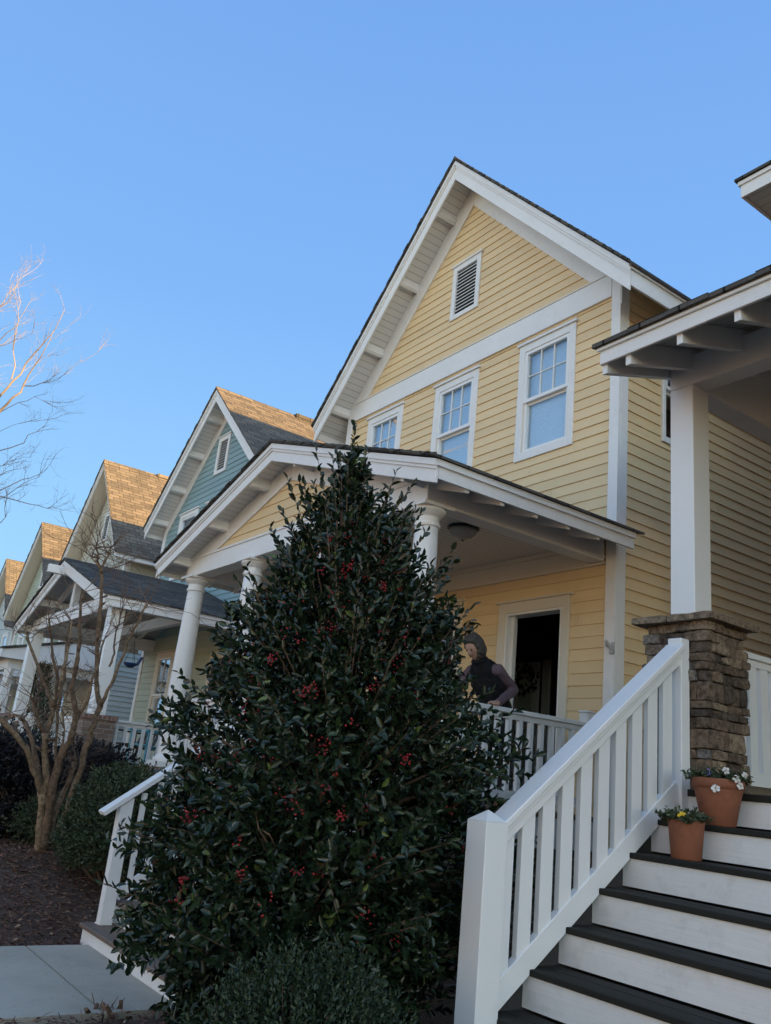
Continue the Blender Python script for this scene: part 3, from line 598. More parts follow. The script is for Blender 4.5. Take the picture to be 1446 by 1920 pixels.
for i, x in enumerate([-3.56, -3.36]+[-3.36+.405*k for k in range(1, 17)]):
    part('rafter', WHITE, H0, lambda b: b.prism([(4.14, rz(4.14)-.165), (4.14, rz(4.14)-.001), (7.3, rz(7.3)-.001), (7.3, rz(7.3)-.165)], 'x', x-.022, x+.022), bevel=.003)
part('porch_beam', WHITE, H0, lambda b: (b.box(-3.53, 3.2, 4.83, 5.00, 2.945, 3.18), b.box(-3.53, -3.35, 5.0, 7.3, 2.945, 3.18)), bevel=.004)
part('porch_gable', WHITE, H0, lambda b: b.prism([(4.9, 3.18), (7.3, 3.18), (7.3, rz(7.3)-.01), (4.9, rz(4.9)-.01)], 'x', -3.50, -3.38))
part('porch_post', WHITEV, H0, lambda b: b.box(-3.53, -3.34, 4.832, 5.02, 1.22, 2.944), bevel=.004)
def stones(b, x0, x1, y0, y1, z0, z1, seed=1):
    rd = random.Random(seed); z = z0
    while z < z1-.01:
        h = min(rd.choice([.05, .055, .06, .07, .07, .085, .12]), z1-z); h = h if z1-z-h > .04 else z1-z
        for side in range(4):
            horiz = side in (0, 2); L0, L1 = (x0, x1) if horiz else (y0+.05, y1-.05); u = L0
            while u < L1-.005:
                wd = rd.uniform(.07, .19)
                if L1-u-wd < .07: wd = L1-u
                d = rd.uniform(-.012, .022); g = .0015; hh = h
                if side == 0: bx = (u+g, u+wd-g, y0-d, y0+.07)
                elif side == 2: bx = (u+g, u+wd-g, y1-.07, y1+d)
                elif side == 1: bx = (x1-.07, x1+d, u+g, u+wd-g)
                else: bx = (x0-d, x0+.07, u+g, u+wd-g)
                rock(b, bx[0]+(-d if side in (0, 2) and u == L0 else 0), bx[1]+(d if side in (0, 2) and abs(u+wd-L1) < 1e-6 else 0), bx[2], bx[3], z+.002, z+hh-.002, rd.random(), rd)
                u += wd
        z += h
def rock(b, x0, x1, y0, y1, z0, z1, tint, rd, amp=.008):
    n = 4; vs = {}; L = []; F = []
    off = Vector((rd.uniform(0, 99), rd.uniform(0, 99), 0)); c = Vector(((x0+x1)/2, (y0+y1)/2, (z0+z1)/2)); hs = Vector(((x1-x0)/2, (y1-y0)/2, (z1-z0)/2))
    def vid(i, j, k):
        if (i, j, k) not in vs:
            p = Vector((2*i/n-1, 2*j/n-1, 2*k/n-1)); q = Vector([math.copysign(abs(t)**.6, t) for t in p])
            e = sum(abs(t) > .99 for t in p); rr = {1: 1, 2: .975, 3: .945}.get(e, 1)
            w = c+Vector((q.x*hs.x, q.y*hs.y, q.z*hs.z))*1.0
            pull = min(hs)*(1-rr)*2.2; w -= Vector([math.copysign(pull, t) if abs(t) > .99 and e > 1 else 0 for t in p])
            nn = noise.noise_vector(w*18+off)*amp+noise.noise_vector(w*55+off)*amp*.5; w += nn
            vs[(i, j, k)] = len(L); L.append(w)
        return vs[(i, j, k)]
    for a in range(n):
        for c_ in range(n):
            for s_ in (0, n):
                q = [vid(a, c_, s_), vid(a+1, c_, s_), vid(a+1, c_+1, s_), vid(a, c_+1, s_)]; F.append(q if s_ else q[::-1])
                q = [vid(a, s_, c_), vid(a+1, s_, c_), vid(a+1, s_, c_+1), vid(a, s_, c_+1)]; F.append(q[::-1] if s_ else q)
                q = [vid(s_, a, c_), vid(s_, a+1, c_), vid(s_, a+1, c_+1), vid(s_, a, c_+1)]; F.append(q if s_ else q[::-1])
    b.add(L, F, tint)
PX0, PX1, PY0, PY1 = -3.63, -3.165, 4.70, 5.13
pier = part('stone_pier', STONE, H0, lambda b: stones(b, PX0, PX1, PY0, PY1, -1.58, 1.175))
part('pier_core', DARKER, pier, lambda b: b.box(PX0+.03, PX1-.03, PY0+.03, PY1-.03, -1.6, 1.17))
def cap(b):
    rd = random.Random(4)
    rock(b, PX0-.07, -3.42, PY0-.065, PY1+.06, 1.175, 1.222, .78, rd, .006); rock(b, -3.415, PX1+.07, PY0-.065, PY1+.06, 1.175, 1.22, .70, rd, .006)
part('cap_stone', STONE, pier, cap)
part('porch_floor', DECK, H0, lambda b: b.box(-3.58, 3.2, 4.66, 7.3, F0-.04, F0), bevel=.004)
part('skirt_board', WHITE, H0, lambda b: (b.box(-3.56, -3.53, 5.15, 7.3, F0-.28, F0-.04), b.box(-3.0, 3.2, 4.69, 4.71, F0-.18, F0-.045)))
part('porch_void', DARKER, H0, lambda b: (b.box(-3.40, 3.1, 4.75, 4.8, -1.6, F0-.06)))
part('sun_block_skirting', DARK, H0, lambda b: b.box(3.14, 3.17, 4.75, 7.3, -1.6, F0-.06))  # unseen board, added to stop the sun leaking in under the porch
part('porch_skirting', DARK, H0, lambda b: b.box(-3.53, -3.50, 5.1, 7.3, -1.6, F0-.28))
rl = railing(H0, (-3.36, 5.13), (-3.36, 7.28), F0, h=.96, mat=WHITEV, pitch=.135, bw=.035, bwide=.09, bottom=.08, name='side_railing')
for k in range(-3, 6):
    zk = -1.0+.19*k if k > -3 else -1.57; yk = 3.42+.25*k; zn = -1.0+.19*(k+1)
    part('riser', WHITEW, H0, lambda b: b.box(-3.365, -.8, yk+.002, yk+.024, max(zk, -1.56)+.010, zn-.032))
    if k < 5:
        part('tread', DECK, H0, lambda b: (b.box(-3.42, -.78, yk-.014, yk+.120, zn-.031, zn), b.box(-3.42, -.78, yk+.127, yk+.246, zn-.032, zn-.001)), bevel=.005)
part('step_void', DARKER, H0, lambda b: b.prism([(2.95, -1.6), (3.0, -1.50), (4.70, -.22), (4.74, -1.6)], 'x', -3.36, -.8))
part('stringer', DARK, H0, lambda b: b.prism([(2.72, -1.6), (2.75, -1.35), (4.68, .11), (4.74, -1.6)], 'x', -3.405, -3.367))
sr = part('stair_railing', WHITEV, H0, lambda b: (b.beam((-3.333, 3.155, -.150), (-3.333, 4.62, 1.005), .135, .034), b.beam((-3.333, 3.155, -.192), (-3.333, 4.62, .963), .095, .03), b.beam((-3.333, 3.155, -.235), (-3.333, 4.62, .92), .07, .05)), bevel=.005)
part('bottom_rail', WHITEV, sr, lambda b: b.beam((-3.333, 3.155, -.955), (-3.333, 4.62, .135), .05, .115), bevel=.004)
def nw(b):
    b.box(-3.405, -3.26, 3.017, 3.163, -1.6, -.136); x0, x1, y0, y1 = -3.405, -3.26, 3.017, 3.163; z = -.1355
    b.add([(x0, y0, z), (x1, y0, z), (x1, y1, z), (x0, y1, z), ((x0+x1)/2, (y0+y1)/2, z+.055)], [(0, 1, 4), (1, 2, 4), (2, 3, 4), (3, 0, 4)])
part('newel', WHITEV, sr, nw, bevel=.003)
part('newel', WHITEV, sr, lambda b: b.box(-3.385, -3.285, 4.605, 4.69, -.02, 1.055), bevel=.003)
for i in range(10):
    y = 3.175+.1435*i; zb = -.955+(y-3.155)*.744
    part('baluster', WHITEV, sr, lambda b: b.hexa([(-3.349, y, zb), (-3.317, y, zb), (-3.317, y+.09, zb+.067), (-3.349, y+.09, zb+.067), (-3.349, y, zb+.74), (-3.317, y, zb+.74), (-3.317, y+.09, zb+.74+.071), (-3.349, y+.09, zb+.74+.071)]))

# ------------------------------------------------------------------ teal house
def plain_body(root, x0, x1, y0, y1, ztop, A, s, front, side, xc, holes=(), zb=-1.6, split=None, lowmat=None, apex_inset=.45, clipA=None, shole=()):
    part('wall', side, root, lambda b: (wallcore(b, 'F', y0, x0, x1, zb, ztop, holes), wallcore(b, 'R', x1, y0+.14, y1, zb, ztop, shole), b.box(x0, x0+.14, y0+.14, y1, zb, ztop), b.box(x0, x1, y1, y1+.1, zb, ztop),
         b.prism([(x0+.02, ztop), (x1-.02, ztop), (xc, A-apex_inset)], 'y', y0, y0+.12)))
    hs = [(h[0]-.08, h[1]+.08, h[2]-.08, h[3]+.08) for h in holes]; cA = clipA or A-apex_inset
    z_ = split if split is not None else -1.0
    part('siding', front, root, lambda b: siding(b, 'F', y0, x0, x1, z_, A-.5, hs, clip=lambda z: (max(x0, xc-(cA-z)/s), min(x1, xc+(cA-z)/s)), joints=False))
    if split is not None: part('porch_wall_siding', lowmat, root, lambda b: siding(b, 'F', y0, x0, x1, -1.0, split, hs, joints=False))
    part('side_siding', side, root, lambda b: siding(b, 'R', x1, y0+.06, y1, -1.2, ztop, [(h[0]-.08, h[1]+.08, h[2]-.08, h[3]+.08) for h in shole], joints=False))
H2 = empty('house', (-16.1, 6.7, -1.55), 'teal clapboard house with a dark gabled porch on square posts, next to the yellow house', 'house', 'row of gabled houses')
h2w = [window(H2, 'F', 6.7, -18.02, -17.02, 3.75, 5.28, grid=(1, 1)), window(H2, 'F', 6.7, -15.2, -14.2, 3.75, 5.28, grid=(1, 1)), window(H2, 'F', 6.7, -16.6, -15.7, 3.75, 5.28, grid=(1, 1)),
       window(H2, 'F', 6.7, -17.90, -16.98, .35, 2.12, grid=(2, 1), trim=TRIMC, blind=False), window(H2, 'F', 6.7, -16.98, -16.06, .35, 2.12, grid=(2, 1), trim=TRIMC, blind=False)]
vent(H2, 'F', 6.7, -16.50, -15.92, 5.90, 6.76, cas=.10, n=11)
h2v = (-16.43, -15.99, 5.97, 6.69)
h2door = (-14.95, -14.05, -.25, 1.85)
plain_body(H2, -18.82, -13.40, 6.7, 16.5, 5.15, 7.72, .887, TEAL, TEAL, -16.12, h2w+[h2v], split=2.45, lowmat=SAGE, clipA=7.36)
part('front_door', DARK, H2, lambda b: (b.box(-14.95, -14.05, 6.655, 6.69, -.25, 1.85)))
part('door_frame', TRIMC, H2, lambda b: (b.box(-15.07, -14.95, 6.64, 6.70, -.25, 1.97), b.box(-14.05, -13.93, 6.64, 6.70, -.25, 1.97), b.box(-14.95, -14.05, 6.64, 6.70, 1.85, 1.97)))
part('corner_board', WHITE, H2, lambda b: b.box(-18.86, -18.72, 6.665, 6.70, -.3, 5.0)); part('corner_board', WHITE, H2, lambda b: b.box(-13.5, -13.36, 6.665, 6.70, -.3, 5.0))
gable_roof(H2, -16.12, 2.95, 7.70, .887, 6.28, 6.7, 16.3, shing=SHINGT, fascia=.27, looks=4, wall_hw=2.73, frieze=.30, lw=.05)
part('ridge_vent', SHING, H2, lambda b: b.box(-16.24, -16.0, 8.2, 16, 7.66, 7.775))
# its porch
F2 = -.25; p2x = -15.95
gable_roof(H2, p2x, 2.85, 3.27, .335, 3.90, 4.2, 6.25, fascia=.21, looks=1, wall_hw=2.6, frieze=0, soff=False, molding=True)
part('roof_boards', BEADO, H2, lambda b: (b.prism([(p2x, 3.25), (p2x+2.83, 3.25-.948), (p2x+2.83, 3.25-.968), (p2x, 3.23)], 'y', 3.935, 6.68), b.prism([(p2x, 3.25), (p2x-2.83, 3.25-.948), (p2x-2.83, 3.25-.968), (p2x, 3.23)], 'y', 3.935, 6.68)))
part('ridge_beam', WHITE, H2, lambda b: b.box(p2x-.05, p2x+.05, 3.62, 6.68, 3.0, 3.15), bevel=.004)
for yy in (4.28, 5.0, 5.7, 6.3):
    for sg in (-1, 1):
        part('rafter', WHITE, H2, lambda b: b.prism([(p2x+sg*.05, 3.225), (p2x+sg*2.8, 3.225-.921), (p2x+sg*2.8, 3.225-1.03), (p2x+sg*.05, 3.10)], 'y', yy-.035, yy+.035))
for xx in (-17.4, -14.5, -18.6, -13.25):
    z = 3.23-.335*abs(xx-p2x); part('lookout', WHITE, H2, lambda b: b.box(xx-.045, xx+.045, 3.935, 4.9, z-.15, z-.02))
part('porch_beam', WHITE, H2, lambda b: (b.box(-18.35, -13.30, 4.12, 4.30, 2.18, 2.42), b.box(-13.48, -13.31, 4.30, 6.68, 2.18, 2.42), b.box(-18.35, -18.17, 4.30, 6.68, 2.18, 2.42)), bevel=.004)
part('cross_beam', WHITE, H2, lambda b: (b.box(-18.1, -13.5, 5.4, 5.52, 2.2, 2.38)))
part('king_post', WHITE, H2, lambda b: b.box(p2x-.07, p2x+.07, 4.15, 4.27, 2.42, 3.02), bevel=.004)
p2p = []
for xx in (-18.24, -13.42):
    q = part('porch_post', WHITEV, H2, lambda b: b.box(xx-.11, xx+.11, 4.10, 4.32, .52, 2.18), bevel=.004)
    pr = part('brick_pier', BRICK, H2, lambda b: b.box(xx-.24, xx+.24, 3.97, 4.45, -1.6, .45))
    part('pier_cap', BRICKR, pr, lambda b: b.box(xx-.27, xx+.27, 3.94, 4.48, .45, .52), bevel=.004)
part('porch_floor', TREADB, H2, lambda b: b.box(-18.5, -13.28, 4.05, 6.7, F2-.04, F2))
part('skirt_board', YELLOW, H2, lambda b: (b.box(-18.48, -13.30, 4.07, 4.10, F2-.15, F2-.04), b.box(-13.33, -13.30, 4.1, 6.69, F2-.15, F2-.04)))
part('porch_foundation', GREYS, H2, lambda b: (b.box(-18.4, -13.36, 4.15, 4.25, -1.6, F2-.15), b.box(-13.44, -13.36, 4.25, 6.7, -1.6, F2-.15)))
railing(H2, (-13.42, 4.50), (-13.42, 6.66), F2, h=.74, pitch=.14, bw=.045)
railing(H2, (-18.0, 4.2), (-16.95, 4.2), F2, h=.74, pitch=.14, bw=.045); railing(H2, (-14.95, 4.2), (-13.66, 4.2), F2, h=.74, pitch=.14, bw=.045)
for k in range(7):
    part('step', TREADB, H2, lambda b: b.box(-16.8, -15.1, 4.05-.26*(k+1), 4.05-.26*k, -1.6, F2-.18*(k+1)))
h_ = part('stair_railing', WHITE, H2, lambda b: b.beam((-16.86, 2.3, -.45), (-16.86, 4.15, .55), .10, .05))
part('newel', WHITE, h_, lambda b: b.box(-16.91, -16.81, 2.3, 2.4, -1.5, -.38))

# ------------------------------------------------------------------ houses farther along the row
def far_house(xc, yr, A, s, hw, whw, label, front, roofm, trim=.2, extra=0, sidewin=True, fmat=None):
    yw = yr+.44; fmat = fmat or WHITE
    h = empty('house', (xc, yw, -1.55), label, 'house', 'row of gabled houses'); z2 = A-s*hw-.1
    ws = [window(h, 'F', yw, xc-1.7, xc-.75, z2-1.5, z2-.05, grid=(1, 1)), window(h, 'F', yw, xc+.75, xc+1.7, z2-1.5, z2-.05, grid=(1, 1)), window(h, 'F', yw, xc-1.4, xc-.5, .1, 1.7, grid=(2, 1), trim=TRIMC)]
    sh = [window(h, 'R', xc+whw, yw+.55, yw+1.35, z2-1.6, z2-.45, grid=(1, 1))] if sidewin else []
    vv = (xc-.27, xc+.27, A-2.35, A-1.5); vent(h, 'F', yw, *vv, cas=.08, n=11)
    plain_body(h, xc-whw, xc+whw, yw, yw+10, z2+.1, A, s, front, front, xc, ws+[(vv[0]+.06, vv[1]-.06, vv[2]+.06, vv[3]-.06)], apex_inset=.25, shole=sh, clipA=A-.34)
    for sg in (-1, 1): part('corner_board', fmat, h, lambda b: (b.box(xc+sg*(whw+.02), xc+sg*(whw-.10), yw-.03, yw, -1.0, z2+.1), b.box(xc+sg*whw, xc+sg*(whw+.03), yw, yw+.12, -1.0, z2+.1)))
    gable_roof(h, xc, hw, A, s, yr, yw, yw+9.8, fascia=.20, looks=0, wall_hw=whw+.05, frieze=0, soff=False, shing=roofm, fmat=fmat)
    def so(b):
        for sg in (-1, 1): b.prism([(xc, A-.18), (xc+sg*(hw-.03), A-.18-s*(hw-.03)), (xc+sg*(hw-.03), A-.21-s*(hw-.03)), (xc, A-.21)], 'y', yr+.031, yw+.02)
        for sg in (-1, 1): b.prism([(xc+sg*(whw-.02), A-.18-s*(whw-.02)), (xc+sg*(hw-.03), A-.18-s*(hw-.03)), (xc+sg*(hw-.03), A-.21-s*(hw-.03)), (xc+sg*(whw-.02), A-.21-s*(whw-.02))], 'y', yw+.021, yw+9.8)
    part('soffit', TRIMC, h, so)
    part('ridge_vent', roofm, h, lambda b: b.box(xc-.10, xc+.10, yr+1.6, yw+9, A-.02, A+.09))
    return h, yw
H3, yw3 = far_house(-24.3, 6.42, 8.12, 1.12, 2.84, 2.42, 'cream clapboard house third along the row, its roof lit orange beside the teal gable', CREAM, SHINGT)
H4, yw4 = far_house(-32.3, 6.80, 7.78, 1.12, 2.84, 2.42, 'fourth gabled house along the row, seen above the dark porch roof', SAGE, SHINGT)
H5, yw5 = far_house(-40.3, 7.35, 7.70, 1.12, 2.84, 2.42, 'fifth gabled house along the row, just inside the left edge', GREYS, SHINGT)
part('side_cladding', GREYS, H3, lambda b: siding(b, 'R', -21.855, yw3+.13, yw3+10, -1.2, 2.6, joints=False, lip=.02))
def shed_porch(h, xc, hw, yf, yb, zf, zt, fl, paint_=None):
    pm = paint_ or WHITE
    part('porch_roof', SHING, h, lambda b: b.prism([(yf-.35, zt), (yf-.35, zt+.05), (yb, zt+.05+.25*(yb-yf+.35)), (yb, zt+.25*(yb-yf+.35))], 'x', xc-hw-.3, xc+hw+.3))
    part('eave_board', pm, h, lambda b: b.box(xc-hw-.28, xc+hw+.28, yf-.345, yf-.32, zt-.19, zt-.002))
    part('porch_gable', pm, h, lambda b: b.prism([(yf-.31, zt-.19), (yf-.31, zt-.004), (yb, zt+.25*(yb-yf+.33)-.004), (yb, zt-.19)], 'x', xc+hw+.2, xc+hw+.24))
    part('porch_beam', pm, h, lambda b: (b.box(xc-hw, xc+hw, yf-.09, yf+.09, zt-.42, zt-.03), b.box(xc+hw-.18, xc+hw, yf+.09, yb, zt-.42, zt-.03)))
    for xx in (xc-hw+.1, xc-hw*.33, xc+hw*.33, xc+hw-.1):
        q = part('porch_post', pm, h, lambda b: b.box(xx-.09, xx+.09, yf-.088, yf+.088, fl, zt-.42))
        part('bracket', pm, q, lambda b: (b.prism([(xx+.09, zt-.42), (xx+.38, zt-.42), (xx+.09, zt-.80)], 'y', yf-.04, yf+.04), b.prism([(xx-.09, zt-.42), (xx-.38, zt-.42), (xx-.09, zt-.80)], 'y', yf-.04, yf+.04)))
    part('porch_floor', TREADB, h, lambda b: b.box(xc-hw-.1, xc+hw+.1, yf-.2, yb, -1.6, fl))
    railing(h, (xc-hw+.2, yf), (xc-hw*.33-.1, yf), fl, h=.8, pitch=.15); railing(h, (xc+hw*.33+.1, yf), (xc+hw-.2, yf), fl, h=.8, pitch=.15); railing(h, (xc+hw-.1, yf+.1), (xc+hw-.1, yb), fl, h=.8, pitch=.15)
shed_porch(H3, -24.3, 2.6, 4.6, yw3, 0, 2.05, -.3); shed_porch(H4, -32.3, 2.6, 5.0, yw4, 0, 2.2, -.3); shed_porch(H5, -40.3, 2.6, 5.5, yw5, 0, 2.2, -.3)
# the row goes on to the right of the photograph and across the street: plain houses that shade and bounce the evening sun
def shell_house(x, y, rot, label, mat, group, hh=5.9, A=8.6, hw=2.8, dep=10):
    h = empty('house', (x, y, -1.55), label, 'house', group); s = (A-hh)/hw
    part('wall', mat, h, lambda b: (b.box(x-hw, x+hw, y, y+dep, -1.6, hh-.15), b.prism([(x-hw, hh-.15), (x+hw, hh-.15), (x, A-.15)], 'y', y, y+dep)))
    part('roof', SHING, h, lambda b: (b.prism([(x, A), (x+hw+.4, A-s*(hw+.4)), (x+hw+.4, A-s*(hw+.4)+.12), (x, A+.14)], 'y', y-.4, y+dep+.4), b.prism([(x, A), (x-hw-.4, A-s*(hw+.4)), (x-hw-.4, A-s*(hw+.4)+.12), (x, A+.14)], 'y', y-.4, y+dep+.4)))
    for i, (u, z) in enumerate([(x-1.6, 3.2), (x+.7, 3.2), (x-1.6, .3), (x+.7, .3)]):
        for yy in (y-.03, y+dep+.001): 
            w_ = part('window', WHITE, h, lambda b: b.box(u, u+.95, yy, yy+.03, z, z+1.5)); part('pane', BLACKM, w_, lambda b: b.box(u+.1, u+.85, yy-.004, yy+.034, z+.1, z+1.4))
    return h
shell_house(8.1, 7.3, 0, 'sage gabled house second to the right beyond the stone pier house', SAGE, 'row of gabled houses')
shell_house(16.1, 7.3, 0, 'cream gabled house third to the right beyond the stone pier house', CREAM, 'row of gabled houses')
shell_house(24.1, 7.3, 0, 'grey gabled house fourth to the right beyond the stone pier house', GREYS, 'row of gabled houses')
shell_house(32.1, 7.3, 0, 'teal gabled house fifth to the right beyond the stone pier house', TEAL, 'row of gabled houses')
for i, (x, nm, m) in enumerate([(-34, 'cream', CREAM), (-23, 'yellow', YELLOW), (-12, 'pale cream', CREAM), (-1, 'tan', TRIMC), (10, 'butter yellow', YELLOW)]):
    shell_house(x, -32, 0, nm + ' gabled house across the street, number %s from the left' % ('one two three four five'.split()[i]), m, 'houses across the street', dep=9, hw=4.0)

# ------------------------------------------------------------------ plants
def leaf_mesh(P, D, N, Lg, Wd, tint, fold=.25, curl=.0):
    """P base points, D directions, N approx normals, lengths, widths -> two folded quads per leaf"""
    D = D/np.linalg.norm(D, axis=1, keepdims=True); S = np.cross(D, N); S /= (np.linalg.norm(S, axis=1, keepdims=True)+1e-9); Nn = np.cross(S, D)
    L = Lg[:, None]; W = Wd[:, None]
    tip = P+D*L-Nn*L*curl; r1 = P+D*L*.33+S*W*.5+Nn*W*fold; r2 = P+D*L*.72+S*W*.40+Nn*W*fold-Nn*L*curl*.5; l1 = P+D*L*.33-S*W*.5+Nn*W*fold; l2 = P+D*L*.72-S*W*.40+Nn*W*fold-Nn*L*curl*.5
    V = np.stack([P, r1, r2, tip, l2, l1], 1).reshape(-1, 3); n = len(P); b = (np.arange(n)*6)[:, None]
    F = np.concatenate([b+np.array([[0, 1, 2, 3]]), b+np.array([[0, 3, 4, 5]])], 0)
    return V, F, np.repeat(tint, 6)
def unit(v): return v/(np.linalg.norm(v, axis=-1, keepdims=True)+1e-9)
def shoots(base, dirs, lens, nl, ll, lw, tint_fn, spread=.9, sag=0, curl=.05, rand=.35):
    n = len(base); t = (np.arange(nl)+.5)/nl
    P = base[:, None, :]+dirs[:, None, :]*(lens[:, None]*t[None, :])[..., None]; P = P.reshape(-1, 3); A = np.repeat(dirs, nl, 0)
    up = np.where(np.abs(A[:, 2:3]) > .9, np.array([[1., 0, 0]]), np.array([[0, 0, 1.]])); a = unit(np.cross(A, up)); c = np.cross(A, a)
    ph = np.tile(np.arange(nl)*2.4, n)+np.repeat(rng.uniform(0, 6.28, n), nl); out = a*np.cos(ph)[:, None]+c*np.sin(ph)[:, None]
    sp = spread*np.tile(1-.45*t, n)[:, None]; D = unit(A+out*sp+rng.normal(0, rand, P.shape)-np.array([[0, 0, sag]]))
    N = unit(np.cross(np.cross(D, A+.001), D)+rng.normal(0, .35, P.shape)); m = len(P)
    ls = ll*rng.uniform(.7, 1.2, m)*np.tile(1-.25*np.abs(t-.4), n); ws = ls*lw*rng.uniform(.85, 1.15, m)
    return leaf_mesh(P, D, N, ls, ws, tint_fn(m), curl=curl)
def rad_at(tab, z): return np.interp(z, [p[0] for p in tab], [p[1] for p in tab])
hx, hy = -4.50, 2.75
HOL = empty('holly_tree', (hx, hy, -1.55), 'tall cone shaped holly with glossy dark leaves and red berries before the yellow porch', 'holly')
HT = [(-1.55, .40), (-1.25, .64), (-.85, .90), (-.3, .91), (.15, .81), (.5, .72), (.80, .62), (1.12, .45), (1.45, .31), (1.7, .17), (1.9, .07), (2.08, .02)]
def lean(z): return np.interp(z, [-1.5, -.8, .2, .9, 1.6, 2.1], [.07, .02, .16, .13, .05, .0])     # the crown leans a little towards the steps on its right
LD = (.564, .826)
def lump(a, z): return 1+.09*np.sin(3*a+1.3*z*2)+.10*np.sin(5*a-2.1*z*4)+.09*np.sin(11*a+9*z)
n = 5300
z = rng.uniform(-1.5, 2.0, n*4); keep = rng.uniform(0, 1, n*4) < (rad_at(HT, z)/1.0)**1.35; z = z[keep][:n]; n = len(z); a = rng.uniform(0, 2*np.pi, n)
rr = rad_at(HT, z)*lump(a, z)*(1-.62*rng.uniform(0, 1, n)**1.7)-.08; rr = np.maximum(rr, 0)
rr *= np.array([1+.30*noise.noise(Vector((2.2*math.cos(q_), 2.2*math.sin(q_), w_*2.6)))+.14*noise.noise(Vector((6*math.cos(q_), 6*math.sin(q_), w_*6))) for q_, w_ in zip(a, z)])
base = np.stack([hx+rr*np.cos(a)+lean(z)*LD[0], hy+rr*np.sin(a)+lean(z)*LD[1], z], 1); rad = np.stack([np.cos(a), np.sin(a), np.zeros(n)], 1)
upw = np.interp(z, [-1.5, 0, 1, 2.1], [.15, .45, .8, 1.6])[:, None]*np.array([[0, 0, 1.]])
dirs = unit(rad+upw+rng.normal(0, .42, (n, 3))); lens = rng.uniform(.12, .24, n)*np.interp(z, [-1, 1.5, 2.1], [1, .9, .6])
def ht(m): t = rng.beta(2, 2.4, m)*.92; t[rng.uniform(0, 1, m) < .012] = 1; return t
V, F, T = shoots(base, dirs, lens, 9, .067, .44, ht, spread=1.0, curl=.12)
# long leading shoots that break the outline
sb, sd, sl = [], [], []
for zz, aa, r0, L_ in [(1.80, 0, .03, .26), (1.6, 1.0, .08, .24), (1.55, 3.6, .10, .26), (1.45, 5.0, .16, .26), (1.4, 2.2, .16, .28), (1.3, 4.2, .22, .3)]+[(random.uniform(-1.2, 1.6), random.uniform(0, 6.28), None, random.uniform(.2, .46)) for _ in range(260)]:
    r0 = float(rad_at(HT, zz))*.84 if r0 is None else r0
    sb.append((hx+r0*math.cos(aa)+lean(zz)*LD[0], hy+r0*math.sin(aa)+lean(zz)*LD[1], zz)); d_ = Vector((math.cos(aa)*.75, math.sin(aa)*.75, .25+max(0, zz)*.8)).normalized(); sd.append(tuple(d_)); sl.append(L_)
sb, sd, sl = np.array(sb), np.array(sd), np.array(sl)
V2, F2_, T2 = shoots(sb, sd, sl, 14, .066, .45, ht, spread=.85, curl=.1)
V3, F3, T3 = shoots(np.array([(hx, hy, 1.66), (hx+.02, hy, 1.90)]), unit(np.array([(0, 0, 1.), (-.05, 0, 1)])), np.array([.46, .38]), 26, .058, .46, ht, spread=.9)
VV = np.concatenate([V, V2, V3]); FF = np.concatenate([F, F2_+len(V), F3+len(V)+len(V2)]); TT = np.concatenate([T, T2, T3])
cr = mesh_obj('crown', VV, FF, HOLLY, HOL, tint=TT, uv=False)
b = MB(); b.tube([(hx, hy, -1.7), (hx+.01, hy, -.5), (hx, hy+.01, .8), (hx, hy, 2.02)], [.07, .055, .035, .006], 8, tint=.3)
for i in range(0, n, 16):
    p = Vector(base[i])
    if p.z < -.5: continue
    q = Vector((hx, hy, max(-1.5, p.z-.25*(p-Vector((hx, hy, p.z))).length-.1))); b.tube([q, q.lerp(p, .5)+Vector((0, 0, -.03)), p, p+Vector(dirs[i])*lens[i]], [.012, .009, .005, .002], 4, tint=random.random())
for i in range(len(sb)): p = Vector(sb[i]); b.tube([p-Vector(sd[i])*.2, p+Vector(sd[i])*sl[i]], [.005, .0018], 4, tint=.8)
b.build('trunk', TWIG, HOL)
# berries, in clusters along the outer shoots
def cluster(c, k, sp):
    b = MB(); k = int(k)
    for _ in range(k):
        o = Vector((random.gauss(0, sp), random.gauss(0, sp), random.gauss(0, sp*1.1))); b.ball(Vector(c)+o, random.uniform(.0048, .0062), 7, 5, random.random())
    b.build('berry_cluster', BERRY, HOL, smooth=True)
BP = [(620, 1015), (635, 1070), (605, 1070), (700, 1035), (715, 1060), (545, 1135), (640, 1135), (560, 1125), (500, 1125), (700, 1145), (720, 1180), (610, 1180), (480, 1215), (510, 1235), (700, 1285), (480, 1275), (820, 1210), (840, 1240),
      (385, 1315), (380, 1340), (660, 1355), (480, 1385), (520, 1415), (395, 1412), (375, 1415), (630, 1450), (610, 1475), (515, 1450), (760, 1425), (770, 1300), (440, 1580), (450, 1640), (545, 1490), (560, 1520), (320, 1500), (350, 1530), (300, 1610), (345, 1650), (640, 1530), (655, 1010), (590, 1040), (680, 1080), (560, 1200), (800, 1260), (740, 1240), (420, 1250), (470, 1330), (570, 1300),
      (870, 1590), (700, 1610), (500, 1700), (330, 1690), (420, 1480), (600, 1640), (830, 1330), (650, 980), (720, 1100), (620, 1110), (690, 1040), (660, 1060), (540, 1180), (760, 1200), (600, 1400), (450, 1420), (350, 1470), (690, 1500)]
for x, y in BP:
    v = ray(x, y); d_ = Vector((v.x, v.y)); k_ = (hx*v.x+hy*v.y)/(v.x**2+v.y**2); p = v*k_      # nearest point to the stem, then out to the crown's surface
    for _ in range(60):
        rrr = math.hypot(p.x-hx-lean(p.z)*LD[0], p.y-hy-lean(p.z)*LD[1])
        if rrr < float(rad_at(HT, p.z))*.99: p -= v/v.length*.02
    cluster(p, random.choice([6, 9, 13, 18]), random.choice([.014, .02, .028]))
